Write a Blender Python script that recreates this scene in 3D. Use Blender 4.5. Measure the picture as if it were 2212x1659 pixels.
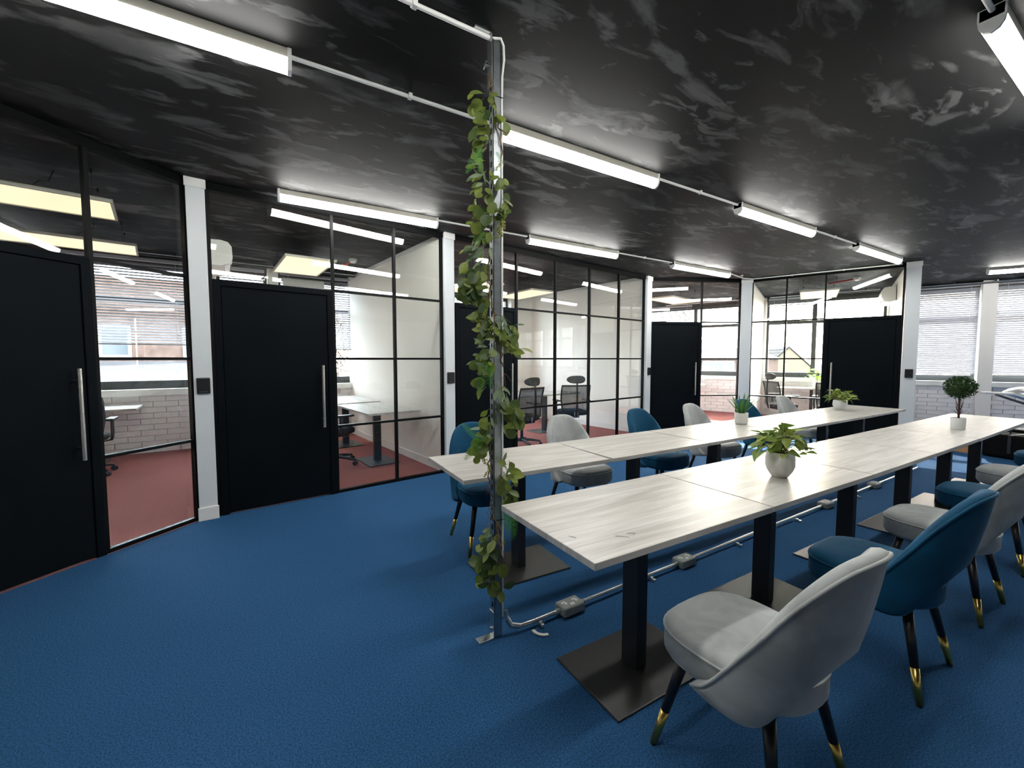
import bpy, bmesh, math, random
from mathutils import Vector, Matrix, Euler
R = math.radians
random.seed(7)
scene = bpy.context.scene
for o in list(bpy.data.objects):
    bpy.data.objects.remove(o, do_unlink=True)
COL = scene.collection

# ------------------------------------------------------------------ camera
# The world is laid out with the table rows along +X; the camera stands at the
# origin, 1.4 m up, turned 31.4 degrees to the right of +Y and tipped 3.43 degrees down.
YAW, PITCH, FPX, EYE = R(31.4), R(3.43), 910.0, 1.40
cam_d = bpy.data.cameras.new('camera')
cam = bpy.data.objects.new('camera', cam_d)
COL.objects.link(cam)
cam.location = (0, 0, EYE)
cam.rotation_euler = (R(90) - PITCH, 0, -YAW)
cam_d.sensor_fit = 'HORIZONTAL'
cam_d.sensor_width = 36.0
cam_d.lens = 36.0 * FPX / 2212.0
cam_d.clip_start = 0.02
cam_d.clip_end = 500
scene.camera = cam

# ------------------------------------------------------------------ sky, sun, exposure
SKY, SUN, LAMP, PANEL = .58, 14.0, 21.0, .42
wd = bpy.data.worlds.new('sky')
scene.world = wd
wd.use_nodes = True
bg = wd.node_tree.nodes['Background']
sky = wd.node_tree.nodes.new('ShaderNodeTexSky')
sky.sky_type = 'NISHITA'
sky.sun_disc = False
sky.sun_elevation = R(29)
sky.sun_rotation = R(90 - 17)
sky.air_density = 1.0
sky.dust_density = 3.0
sky.ozone_density = 1.0
veil = wd.node_tree.nodes.new('ShaderNodeMixRGB')      # thin bright cloud over the whole sky
veil.blend_type = 'ADD'
veil.inputs['Fac'].default_value = 1.0
veil.inputs['Color2'].default_value = (8.0, 8.4, 8.8, 1)
wd.node_tree.links.new(sky.outputs[0], veil.inputs['Color1'])
wd.node_tree.links.new(veil.outputs[0], bg.inputs[0])
bg.inputs[1].default_value = SKY
sun_d = bpy.data.lights.new('sun', 'SUN')
sun_d.energy = SUN
sun_d.angle = R(0.6)
sun_d.color = (1.0, 0.97, 0.92)
sun = bpy.data.objects.new('sun', sun_d)
COL.objects.link(sun)
sun_dir = Vector((math.cos(R(17)) * math.cos(R(29)), math.sin(R(17)) * math.cos(R(29)), math.sin(R(29))))
sun.rotation_euler = sun_dir.to_track_quat('Z', 'Y').to_euler()
sun.location = (30, 20, 20)
vs = scene.view_settings
vs.view_transform = 'Standard'
vs.look = 'None'
vs.gamma = 1.0
vs.exposure = 1.4
vs.use_curve_mapping = False
scene.cycles.transparent_max_bounces = 24
scene.cycles.max_bounces = 10
scene.cycles.use_denoising = True

# ------------------------------------------------------------------ plan helpers
ca, sa = math.cos(YAW), math.sin(YAW)
def W(x, y):                       # camera-aligned plan (x right, y ahead) -> world plan
    return (x * ca + y * sa, -x * sa + y * ca)
def V2(p): return Vector((p[0], p[1]))

# ------------------------------------------------------------------ materials
MATS = {}
def new_mat(name):
    m = bpy.data.materials.new(name)
    m.use_nodes = True
    MATS[name] = m
    nt = m.node_tree
    return m, nt, nt.nodes, nt.links, nt.nodes['Principled BSDF']
def setp(b, **k):
    names = {'col': 'Base Color', 'rough': 'Roughness', 'metal': 'Metallic', 'spec': 'Specular IOR Level',
             'sheen': 'Sheen Weight', 'sheen_r': 'Sheen Roughness', 'alpha': 'Alpha', 'coat': 'Coat Weight',
             'emit': 'Emission Color', 'es': 'Emission Strength', 'sss': 'Subsurface Weight', 'trans': 'Transmission Weight'}
    for a, v in k.items():
        if isinstance(v, tuple) and len(v) == 3: v = (*v, 1)
        b.inputs[names[a]].default_value = v
def plain(name, col, rough=.5, metal=0., noise=None, bump=None, **k):
    m, nt, N, L, b = new_mat(name)
    setp(b, col=col, rough=rough, metal=metal, **k)
    if noise or bump:
        tc = N.new('ShaderNodeTexCoord')
    if noise:                      # (scale, amount)
        n = N.new('ShaderNodeTexNoise'); n.inputs['Scale'].default_value = noise[0]; n.inputs['Detail'].default_value = 4
        L.new(tc.outputs['Object'], n.inputs['Vector'])
        r = N.new('ShaderNodeValToRGB')
        a = noise[1]
        r.color_ramp.elements[0].position = .3; r.color_ramp.elements[1].position = .7
        r.color_ramp.elements[0].color = (*[c * (1 - a) for c in col], 1)
        r.color_ramp.elements[1].color = (*[min(1, c * (1 + a)) for c in col], 1)
        L.new(n.outputs['Fac'], r.inputs['Fac']); L.new(r.outputs['Color'], b.inputs['Base Color'])
    if bump:                       # (scale, strength, distance)
        n = N.new('ShaderNodeTexNoise'); n.inputs['Scale'].default_value = bump[0]; n.inputs['Detail'].default_value = 3
        L.new(tc.outputs['Object'], n.inputs['Vector'])
        bp = N.new('ShaderNodeBump'); bp.inputs['Strength'].default_value = bump[1]; bp.inputs['Distance'].default_value = bump[2]
        L.new(n.outputs['Fac'], bp.inputs['Height']); L.new(bp.outputs['Normal'], b.inputs['Normal'])
    return m

def carpet(name, col, var):
    m, nt, N, L, b = new_mat(name)
    setp(b, rough=.95, spec=.08)
    tc = N.new('ShaderNodeTexCoord')
    n1 = N.new('ShaderNodeTexNoise'); n1.inputs['Scale'].default_value = 150; n1.inputs['Detail'].default_value = 3
    n2 = N.new('ShaderNodeTexNoise'); n2.inputs['Scale'].default_value = 1.1; n2.inputs['Detail'].default_value = 3
    r1 = N.new('ShaderNodeValToRGB')
    r1.color_ramp.elements[0].position = .32; r1.color_ramp.elements[1].position = .70
    r1.color_ramp.elements[0].color = (*[c * (1 - var) for c in col], 1)
    r1.color_ramp.elements[1].color = (*[c * (1 + var) for c in col], 1)
    r2 = N.new('ShaderNodeValToRGB')
    r2.color_ramp.elements[0].color = (.9, .9, .9, 1); r2.color_ramp.elements[1].color = (1.1, 1.1, 1.1, 1)
    mx = N.new('ShaderNodeMixRGB'); mx.blend_type = 'MULTIPLY'; mx.inputs['Fac'].default_value = 1
    for n in (n1, n2): L.new(tc.outputs['Object'], n.inputs['Vector'])
    L.new(n1.outputs['Fac'], r1.inputs['Fac']); L.new(n2.outputs['Fac'], r2.inputs['Fac'])
    L.new(r1.outputs['Color'], mx.inputs['Color1']); L.new(r2.outputs['Color'], mx.inputs['Color2'])
    L.new(mx.outputs['Color'], b.inputs['Base Color'])
    bp = N.new('ShaderNodeBump'); bp.inputs['Strength'].default_value = .5; bp.inputs['Distance'].default_value = .004
    L.new(n1.outputs['Fac'], bp.inputs['Height']); L.new(bp.outputs['Normal'], b.inputs['Normal'])
    return m
carpet('blue_carpet', (.024, .088, .200), .45)
carpet('red_carpet', (.33, .122, .104), .25)

def ceiling_mat():                 # dark paint brushed over concrete: long pale strokes and patches
    m, nt, N, L, b = new_mat('ceiling_paint')
    setp(b, rough=.62, spec=.13)
    tc = N.new('ShaderNodeTexCoord')
    def layer(scale, rot, stretch, lo, hi, dist):
        mp = N.new('ShaderNodeMapping'); mp.inputs['Rotation'].default_value = (0, 0, rot)
        mp.inputs['Scale'].default_value = (1, stretch, 1)
        n = N.new('ShaderNodeTexNoise'); n.inputs['Scale'].default_value = scale; n.inputs['Detail'].default_value = 5
        n.inputs['Roughness'].default_value = .55; n.inputs['Distortion'].default_value = dist
        r = N.new('ShaderNodeValToRGB'); r.color_ramp.elements[0].position = lo; r.color_ramp.elements[1].position = hi
        L.new(tc.outputs['Object'], mp.inputs['Vector']); L.new(mp.outputs['Vector'], n.inputs['Vector']); L.new(n.outputs['Fac'], r.inputs['Fac'])
        return r.outputs['Color']
    a = layer(1.7, R(-20), 2.4, .55, .64, .5)
    c = layer(3.0, R(35), 2.8, .57, .64, .7)
    d = layer(.55, R(10), 1.2, .42, .60, .2)
    mx = N.new('ShaderNodeMixRGB'); mx.blend_type = 'ADD'; mx.inputs['Fac'].default_value = .8
    L.new(a, mx.inputs['Color1']); L.new(c, mx.inputs['Color2'])
    mu = N.new('ShaderNodeMixRGB'); mu.blend_type = 'MULTIPLY'; mu.inputs['Fac'].default_value = .65
    L.new(mx.outputs['Color'], mu.inputs['Color1']); L.new(d, mu.inputs['Color2'])
    r = N.new('ShaderNodeMixRGB')
    r.inputs['Color1'].default_value = (.0085, .0088, .0088, 1); r.inputs['Color2'].default_value = (.115, .117, .117, 1)
    L.new(mu.outputs['Color'], r.inputs['Fac']); L.new(r.outputs['Color'], b.inputs['Base Color'])
    bp = N.new('ShaderNodeBump'); bp.inputs['Strength'].default_value = .15; bp.inputs['Distance'].default_value = .004
    L.new(mx.outputs['Color'], bp.inputs['Height']); L.new(bp.outputs['Normal'], b.inputs['Normal'])
ceiling_mat()

def wood_mat():                    # whitewashed oak, grain along local X
    m, nt, N, L, b = new_mat('pale_oak')
    setp(b, rough=.34, spec=.5)
    tc = N.new('ShaderNodeTexCoord')
    oi = N.new('ShaderNodeObjectInfo')
    vm = N.new('ShaderNodeVectorMath'); vm.operation = 'ADD'
    sc = N.new('ShaderNodeVectorMath'); sc.operation = 'SCALE'; sc.inputs['Scale'].default_value = 9.0
    cb = N.new('ShaderNodeCombineXYZ')
    L.new(oi.outputs['Random'], cb.inputs[0]); L.new(oi.outputs['Random'], cb.inputs[1])
    L.new(cb.outputs[0], sc.inputs[0]); L.new(tc.outputs['Object'], vm.inputs[0]); L.new(sc.outputs[0], vm.inputs[1])
    def lay(scale, st, lo, hi, dist, det=5):
        mp = N.new('ShaderNodeMapping'); mp.inputs['Scale'].default_value = (1, st, 1)
        n = N.new('ShaderNodeTexNoise'); n.inputs['Scale'].default_value = scale; n.inputs['Detail'].default_value = det; n.inputs['Distortion'].default_value = dist
        r = N.new('ShaderNodeValToRGB'); r.color_ramp.elements[0].position = lo; r.color_ramp.elements[1].position = hi
        L.new(vm.outputs[0], mp.inputs['Vector']); L.new(mp.outputs['Vector'], n.inputs['Vector']); L.new(n.outputs['Fac'], r.inputs['Fac'])
        return r.outputs['Color']
    f = lay(3.0, 26, .35, .7, .7)
    g = lay(1.6, 9, .35, .68, 1.1)
    m1 = N.new('ShaderNodeMixRGB'); m1.inputs['Color1'].default_value = (.47, .445, .405, 1); m1.inputs['Color2'].default_value = (.64, .62, .585, 1)
    L.new(g, m1.inputs['Fac'])
    m2 = N.new('ShaderNodeMixRGB'); m2.blend_type = 'MULTIPLY'; m2.inputs['Fac'].default_value = .22
    L.new(m1.outputs['Color'], m2.inputs['Color1']); L.new(f, m2.inputs['Color2'])
    L.new(m2.outputs['Color'], b.inputs['Base Color'])
    bp = N.new('ShaderNodeBump'); bp.inputs['Strength'].default_value = .06; bp.inputs['Distance'].default_value = .001
    L.new(f, bp.inputs['Height']); L.new(bp.outputs['Normal'], b.inputs['Normal'])
wood_mat()

def velvet(name, col, sheen):
    m, nt, N, L, b = new_mat(name)
    setp(b, rough=.75, spec=.2, sheen=sheen, sheen_r=.35)
    b.inputs['Sheen Tint'].default_value = (*[min(1, c * 2.2 + .12) for c in col], 1)
    tc = N.new('ShaderNodeTexCoord')
    n = N.new('ShaderNodeTexNoise'); n.inputs['Scale'].default_value = 6; n.inputs['Detail'].default_value = 4; n.inputs['Distortion'].default_value = .8
    r = N.new('ShaderNodeValToRGB'); r.color_ramp.elements[0].position = .35; r.color_ramp.elements[1].position = .7
    r.color_ramp.elements[0].color = (*[c * .78 for c in col], 1); r.color_ramp.elements[1].color = (*[c * 1.15 for c in col], 1)
    L.new(tc.outputs['Object'], n.inputs['Vector']); L.new(n.outputs['Fac'], r.inputs['Fac']); L.new(r.outputs['Color'], b.inputs['Base Color'])
    n2 = N.new('ShaderNodeTexNoise'); n2.inputs['Scale'].default_value = 260
    bp = N.new('ShaderNodeBump'); bp.inputs['Strength'].default_value = .12; bp.inputs['Distance'].default_value = .001
    L.new(tc.outputs['Object'], n2.inputs['Vector']); L.new(n2.outputs['Fac'], bp.inputs['Height']); L.new(bp.outputs['Normal'], b.inputs['Normal'])
velvet('grey_velvet', (.38, .40, .395), .45)
velvet('blue_velvet', (.003, .064, .132), .55)

def glass_mat(name, tint, f0, rough=0.0):   # thin architectural glazing: clear, with a mirror reflection that grows at grazing angles
    m, nt, N, L, b = new_mat(name)
    N.remove(b)
    out = [n for n in N if n.type == 'OUTPUT_MATERIAL'][0]
    tr = N.new('ShaderNodeBsdfTransparent'); tr.inputs[0].default_value = (*tint, 1)
    gl = N.new('ShaderNodeBsdfGlossy'); gl.inputs['Roughness'].default_value = rough
    lw = N.new('ShaderNodeLayerWeight'); lw.inputs['Blend'].default_value = .5
    pw = N.new('ShaderNodeMath'); pw.operation = 'POWER'; pw.inputs[1].default_value = 4.0
    ma = N.new('ShaderNodeMath'); ma.operation = 'MULTIPLY_ADD'; ma.inputs[1].default_value = 1 - f0; ma.inputs[2].default_value = f0
    mx = N.new('ShaderNodeMixShader')
    L.new(lw.outputs['Facing'], pw.inputs[0]); L.new(pw.outputs[0], ma.inputs[0]); L.new(ma.outputs[0], mx.inputs[0])
    L.new(tr.outputs[0], mx.inputs[1]); L.new(gl.outputs[0], mx.inputs[2]); L.new(mx.outputs[0], out.inputs['Surface'])
glass_mat('partition_glass', (.975, .99, .98), .045)
glass_mat('window_glass', (.97, .985, .98), .03)

def mesh_fabric(name, col, alpha):
    m, nt, N, L, b = new_mat(name)
    out = [n for n in N if n.type == 'OUTPUT_MATERIAL'][0]
    setp(b, col=col, rough=.7)
    tr = N.new('ShaderNodeBsdfTransparent'); mx = N.new('ShaderNodeMixShader'); mx.inputs[0].default_value = alpha
    L.new(tr.outputs[0], mx.inputs[1]); L.new(b.outputs[0], mx.inputs[2]); L.new(mx.outputs[0], out.inputs['Surface'])
mesh_fabric('chair_mesh', (.010, .013, .016), .80)

def leaf_mat(name, c1, c2, trans=.25, rough=.45):
    m, nt, N, L, b = new_mat(name)
    out = [n for n in N if n.type == 'OUTPUT_MATERIAL'][0]
    setp(b, rough=rough, spec=.4)
    oi = N.new('ShaderNodeObjectInfo'); tc = N.new('ShaderNodeTexCoord')
    n = N.new('ShaderNodeTexNoise'); n.inputs['Scale'].default_value = 22; n.inputs['Detail'].default_value = 2
    ad = N.new('ShaderNodeMath'); ad.operation = 'MULTIPLY_ADD'; ad.inputs[1].default_value = .75
    s = N.new('ShaderNodeMath'); s.operation = 'MULTIPLY'; s.inputs[1].default_value = .35
    L.new(tc.outputs['Object'], n.inputs['Vector']); L.new(n.outputs['Fac'], s.inputs[0])
    L.new(oi.outputs['Random'], ad.inputs[0]); L.new(s.outputs[0], ad.inputs[2])
    r = N.new('ShaderNodeValToRGB'); r.color_ramp.elements[0].color = (*c1, 1); r.color_ramp.elements[1].color = (*c2, 1)
    L.new(ad.outputs[0], r.inputs['Fac']); L.new(r.outputs['Color'], b.inputs['Base Color'])
    tl = N.new('ShaderNodeBsdfTranslucent'); L.new(r.outputs['Color'], tl.inputs[0])
    mx = N.new('ShaderNodeMixShader'); mx.inputs[0].default_value = trans
    L.new(b.outputs[0], mx.inputs[1]); L.new(tl.outputs[0], mx.inputs[2]); L.new(mx.outputs[0], out.inputs['Surface'])
leaf_mat('eucalyptus_leaf', (.008, .042, .026), (.23, .29, .05))
leaf_mat('fern_leaf', (.03, .22, .03), (.16, .42, .05))
leaf_mat('silver_leaf', (.10, .17, .09), (.24, .31, .18))
leaf_mat('blossom', (.30, .34, .06), (.42, .42, .12))
leaf_mat('pothos_leaf', (.05, .13, .015), (.30, .38, .06), .3)
leaf_mat('aloe_leaf', (.03, .13, .03), (.09, .26, .06), .1)
leaf_mat('topiary_leaf', (.008, .035, .008), (.05, .12, .02), .15)
leaf_mat('bright_leaf', (.16, .40, .03), (.35, .60, .06), .4)

def emitter(name, col, s):
    m, nt, N, L, b = new_mat(name)
    setp(b, col=(.5, .5, .5), rough=.4, emit=col, es=s)
emitter('batten_glow', (1.0, .985, .94), LAMP)
emitter('panel_glow', (1.0, .82, .50), PANEL)

plain('white_paint', (.78, .78, .76), .55, noise=(1.5, .03))
plain('wall_paint', (.86, .835, .79), .6, noise=(1.2, .03))
plain('post_paint', (.66, .70, .72), .45, noise=(2, .03))
plain('brick_paint', (.84, .82, .825), .6, noise=(5, .05), bump=(45, .4, .004))
plain('mortar_paint', (.66, .64, .645), .75, bump=(60, .4, .003))
plain('black_steel', (.0022, .0025, .003), .5, spec=.15)
plain('door_black', (.0030, .0050, .0070), .55, noise=(2, .2), spec=.06)
plain('header_black', (.002, .0025, .0025), .7, spec=.1)
plain('stainless', (.62, .61, .58), .28, 1.0, bump=(90, .1, .001))
plain('reader_black', (.008, .009, .010), .3)
plain('white_plastic', (.82, .82, .79), .35)
plain('lamp_body', (.50, .48, .41), .45)
plain('galvanised', (.42, .46, .48), .32, 1.0, noise=(25, .18))
plain('zinc_bright', (.60, .62, .61), .30, 1.0)
plain('slot_dark', (.02, .025, .03), .6)
plain('grey_box', (.24, .26, .25), .45)
plain('socket_print', (.75, .75, .73), .5)
plain('pedestal_black', (.009, .010, .012), .42)
plain('plate_black', (.018, .018, .018), .36, bump=(240, .12, .001))
plain('leg_black', (.007, .007, .008), .35)
plain('brass', (.60, .43, .12), .28, 1.0)
plain('chair_plastic', (.012, .013, .015), .45)
plain('seat_fabric', (.014, .015, .018), .85, bump=(200, .3, .001))
plain('chrome', (.7, .7, .7), .15, 1.0)
plain('frame_dark', (.055, .062, .064), .45)
plain('spandrel', (.040, .036, .032), .6)
plain('blind_white', (.40, .41, .45), .5)
plain('blind_rail', (.45, .47, .50), .45)
plain('pot_white', (.70, .70, .66), .5, noise=(60, .05), bump=(120, .35, .002))
plain('pot_smooth', (.74, .76, .76), .4)
plain('soil', (.03, .02, .012), .95, bump=(40, .8, .01))
plain('stem_green', (.22, .24, .06), .6)
plain('stem_brown', (.16, .085, .03), .7)
plain('twig_red', (.05, .018, .016), .7)
plain('red_pipe', (.65, .03, .02), .4)
plain('cable_black', (.008, .008, .008), .5)
plain('cardboard', (.36, .20, .10), .8)
plain('case_black', (.004, .004, .005), .8, bump=(60, .3, .002), spec=.08)
plain('pale_metal', (.52, .54, .56), .3, .6)
plain('paper_white', (.8, .8, .82), .6)
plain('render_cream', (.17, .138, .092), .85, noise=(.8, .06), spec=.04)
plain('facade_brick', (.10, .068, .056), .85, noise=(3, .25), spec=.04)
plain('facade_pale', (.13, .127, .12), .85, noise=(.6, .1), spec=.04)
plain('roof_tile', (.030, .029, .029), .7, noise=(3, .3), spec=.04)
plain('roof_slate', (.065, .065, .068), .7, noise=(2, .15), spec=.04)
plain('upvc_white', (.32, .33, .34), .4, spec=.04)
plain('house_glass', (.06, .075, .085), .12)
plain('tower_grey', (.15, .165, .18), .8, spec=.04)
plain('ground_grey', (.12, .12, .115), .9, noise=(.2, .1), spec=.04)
plain('hedge_twig', (.07, .045, .03), .8, spec=.04)
plain('red_brick', (.16, .045, .04), .8, spec=.04)
plain('blue_sheet', (.03, .12, .45), .5)

# ------------------------------------------------------------------ mesh builder
class MB:
    def __init__(s): s.v = []; s.f = []
    def add(s, vs, fs):
        b = len(s.v); s.v += [tuple(v) for v in vs]; s.f += [tuple(i + b for i in f) for f in fs]; return s
    def box(s, c, d, rz=0., M=None):
        hx, hy, hz = d[0] / 2, d[1] / 2, d[2] / 2
        p = [Vector((x, y, z)) for z in (-hz, hz) for y in (-hy, hy) for x in (-hx, hx)]
        if M: p = [M @ q for q in p]
        elif rz:
            cr, sr = math.cos(rz), math.sin(rz); p = [Vector((q.x * cr - q.y * sr, q.x * sr + q.y * cr, q.z)) for q in p]
        c = Vector(c)
        return s.add([q + c for q in p], [(0, 2, 3, 1), (4, 5, 7, 6), (0, 1, 5, 4), (2, 6, 7, 3), (0, 4, 6, 2), (1, 3, 7, 5)])
    def span(s, x0, x1, y0, y1, z0, z1):
        return s.box(((x0 + x1) / 2, (y0 + y1) / 2, (z0 + z1) / 2), (abs(x1 - x0), abs(y1 - y0), abs(z1 - z0)))
    def tube(s, path, r, n=10, cap=True):
        path = [Vector(p) for p in path]; m = len(path)
        rs = r if isinstance(r, (list, tuple)) else [r] * m
        b = len(s.v); up = None
        for i, p in enumerate(path):
            t = (path[min(i + 1, m - 1)] - path[max(i - 1, 0)]).normalized()
            if up is None:
                up = Vector((0, 0, 1)) if abs(t.z) < .9 else Vector((1, 0, 0))
            e1 = up - t * up.dot(t)
            if e1.length < 1e-6: e1 = t.orthogonal()
            e1.normalize(); e2 = t.cross(e1); up = e1
            for k in range(n):
                a = 2 * math.pi * k / n
                s.v.append(tuple(p + (e1 * math.cos(a) + e2 * math.sin(a)) * rs[i]))
        for i in range(m - 1):
            for k in range(n):
                k2 = (k + 1) % n
                s.f.append((b + i * n + k, b + i * n + k2, b + (i + 1) * n + k2, b + (i + 1) * n + k))
        if cap:
            s.f.append(tuple(b + k for k in reversed(range(n)))); s.f.append(tuple(b + (m - 1) * n + k for k in range(n)))
        return s
    def rings(s, rings, closed=True, cap=True):   # list of equally long point loops
        n = len(rings[0]); b = len(s.v)
        for r in rings: s.v += [tuple(p) for p in r]
        for i in range(len(rings) - 1):
            for k in range(n if closed else n - 1):
                k2 = (k + 1) % n
                s.f.append((b + i * n + k, b + i * n + k2, b + (i + 1) * n + k2, b + (i + 1) * n + k))
        if cap:
            s.f.append(tuple(b + k for k in reversed(range(n)))); s.f.append(tuple(b + (len(rings) - 1) * n + k for k in range(n)))
        return s
    def lathe(s, prof, n=24, c=(0, 0, 0), cap=True):
        return s.rings([[(c[0] + r * math.cos(2 * math.pi * k / n), c[1] + r * math.sin(2 * math.pi * k / n), c[2] + z) for k in range(n)] for r, z in prof], True, cap)
    def prism(s, poly, z0, z1):
        n = len(poly); b = len(s.v)
        s.v += [(p[0], p[1], z0) for p in poly] + [(p[0], p[1], z1) for p in poly]
        s.f.append(tuple(b + i for i in reversed(range(n)))); s.f.append(tuple(b + n + i for i in range(n)))
        for i in range(n):
            j = (i + 1) % n; s.f.append((b + i, b + j, b + n + j, b + n + i))
        return s
    def mesh(s, name, mat, smooth=False):
        me = bpy.data.meshes.new(name); me.from_pydata(s.v, [], s.f); me.update()
        if mat: me.materials.append(MATS[mat])
        if smooth:
            for p in me.polygons: p.use_smooth = True
        bm = bmesh.new(); bm.from_mesh(me); bmesh.ops.recalc_face_normals(bm, faces=bm.faces); bm.to_mesh(me); bm.free()
        return me
    def build(s, name, mat, parent=None, smooth=False, bevel=None, loc=None, rz=None, seg=2):
        return place(name, s.mesh(name, mat, smooth), parent, loc, rz, bevel, seg)
def place(name, me, parent=None, loc=None, rz=None, bevel=None, seg=2):
    o = bpy.data.objects.new(name, me); COL.objects.link(o)
    if parent: o.parent = parent
    if loc is not None: o.location = loc
    if rz is not None: o.rotation_euler = (0, 0, rz)
    if bevel:
        md = o.modifiers.new('bevel', 'BEVEL'); md.width = bevel; md.segments = seg; md.limit_method = 'ANGLE'; md.angle_limit = R(40)
    return o
def autosmooth(o, ang=40):
    me = o.data
    for p in me.polygons: p.use_smooth = True
    try: me.set_sharp_from_angle(angle=R(ang))
    except Exception: pass
    return o
def tag(o, label, cat, group=None):
    o['label'] = label; o['category'] = cat
    if group: o['group'] = group
    return o
def struct(o):
    o['kind'] = 'structure'; return o
def thing(name, label, cat, loc=(0, 0, 0), rz=0., group=None):
    o = bpy.data.objects.new(name, None); COL.objects.link(o); o.empty_display_size = .1
    o.location = loc; o.rotation_euler = (0, 0, rz)
    return tag(o, label, cat, group)
def sempty(name, loc=(0, 0, 0), rz=0.):
    o = bpy.data.objects.new(name, None); COL.objects.link(o); o.empty_display_size = .1
    o.location = loc; o.rotation_euler = (0, 0, rz)
    return struct(o)
def copy_tree(o, parent=None):
    c = o.copy(); COL.objects.link(c); c.parent = parent
    for ch in list(o.children): copy_tree(ch, c)
    return c
def smoothstep(a, b, x):
    t = max(0., min(1., (x - a) / (b - a))); return t * t * (3 - 2 * t)
def lerp_tab(tab, x):              # smooth cubic through the table
    n = len(tab)
    def slope(i):
        a, b = max(0, i - 1), min(n - 1, i + 1)
        return 0. if i == 0 else (tab[b][1] - tab[a][1]) / (tab[b][0] - tab[a][0])
    for i in range(n - 1):
        (x0, y0), (x1, y1) = tab[i], tab[i + 1]
        if x <= x1 or i == n - 2:
            h = x1 - x0; t = min(1., max(0., (x - x0) / h)); t2, t3 = t * t, t * t * t
            return (2 * t3 - 3 * t2 + 1) * y0 + (t3 - 2 * t2 + t) * h * slope(i) + (-2 * t3 + 3 * t2) * y1 + (t3 - t2) * h * slope(i + 1)

# ================================================================== SETTING
CEIL, ZG, ZM = 2.90, 2.84, (2.09, 1.40, .70)
S1a, S1b = V2(W(-3.077, 2.453)), V2(W(-2.736, 3.606))
S2a, S2b = V2(W(-2.626, 3.692)), V2(W(-.843, 5.134))
S3a, S3b = V2(W(-.736, 5.220)), V2(W(2.411, 7.766))
S4a, S4b = V2(W(2.540, 7.900)), V2(W(4.360, 8.120))
S5a, S5b = V2(W(4.540, 8.060)), V2(W(6.199, 6.720))
d1 = (S1b - S1a).normalized()
S1s = S1a - d1 * 3.0
P12, P23, P34 = (S1b + S2a) / 2, (S2b + S3a) / 2, (S3b + S4a) / 2
P45 = (S4b + S5a) / 2
d5 = (S5b - S5a).normalized()
P5 = S5b + d5 * .09
A0 = V2(W(-2.849, 8.006)); dA = V2((math.cos(R(3.1)), math.sin(R(3.1))))
KC = V2(W(3.744, 12.535)); dB = V2((math.cos(R(-69.4)), math.sin(R(-69.4))))
nA = V2((-dA.y, dA.x)); nB = V2((-dB.y, dB.x))       # outward normals
A = lambda u, v=0.: A0 + dA * u - nA * v             # u along the facade, v into the building
B = lambda u, v=0.: KC + dB * u - nB * v
F12, F23, F34 = V2(W(-4.77, 6.68)), V2(W(-3.03, 8.0)), V2(W(.487, 10.3))
F45, F5 = B(3.14), B(5.60)
BR = B(16.5)
AL = A(-8.0)
LW = V2((S1s.x - .3, -6.0)); RW = V2((BR.x, -6.0))

# floors
blue_poly = [S1s, P12, P23, P34, P45, P5, F5, BR, RW, LW]
struct(MB().prism(blue_poly, -.25, 0).build('floor', 'blue_carpet'))
red_poly = [S1s, AL, KC, F5, P5, P45, P34, P23, P12]
struct(MB().prism(red_poly, -.25, -.001).build('floor_offices', 'red_carpet'))
# ceiling slab over everything
out = .35
ceil_poly = [LW, RW, BR + nB * out, KC + nB * out + nA * out, AL + nA * out, V2((AL.x, LW.y))]
struct(MB().prism(ceil_poly, CEIL, CEIL + .3).build('ceiling', 'ceiling_paint'))
# plain walls behind and beside the camera
def wall_seg(name, p, q, th=.12, mat='wall_paint', z0=0., z1=CEIL):
    d = (q - p); L = d.length; rz = math.atan2(d.y, d.x)
    o = sempty(name, (p.x, p.y, 0), rz)
    MB().span(0, L, -th / 2, th / 2, z0, z1).build('panel', mat, o)
    MB().span(0, L, -th / 2 - .012, th / 2 + .012, 0, .10).build('baseboard', 'white_paint', o)
    MB().span(0, L, -th / 2 - .010, th / 2 + .010, CEIL - .06, CEIL).build('cornice', 'white_paint', o)
    return o
wall_seg('wall_south', LW, RW)
wall_seg('wall_southeast', RW, BR)
wall_seg('wall_west', LW, S1s)
wall_seg('wall_office_west', S1s, AL)
# dividing walls between the offices
def pull(p, q, a, b):
    d = (q - p).normalized(); return p + d * a, q - d * b
wall_seg('wall_divider_1', *pull(P12, F12, .09, .02))
wall_seg('wall_divider_2', *pull(P23, F23, .09, .02))
wall_seg('wall_divider_3', *pull(P34, F34, .09, .02))
wall_seg('wall_divider_4', *pull(P45, F45, .09, .02))
wall_seg('wall_divider_5', *pull(P5, F5, .09, .02))

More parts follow.
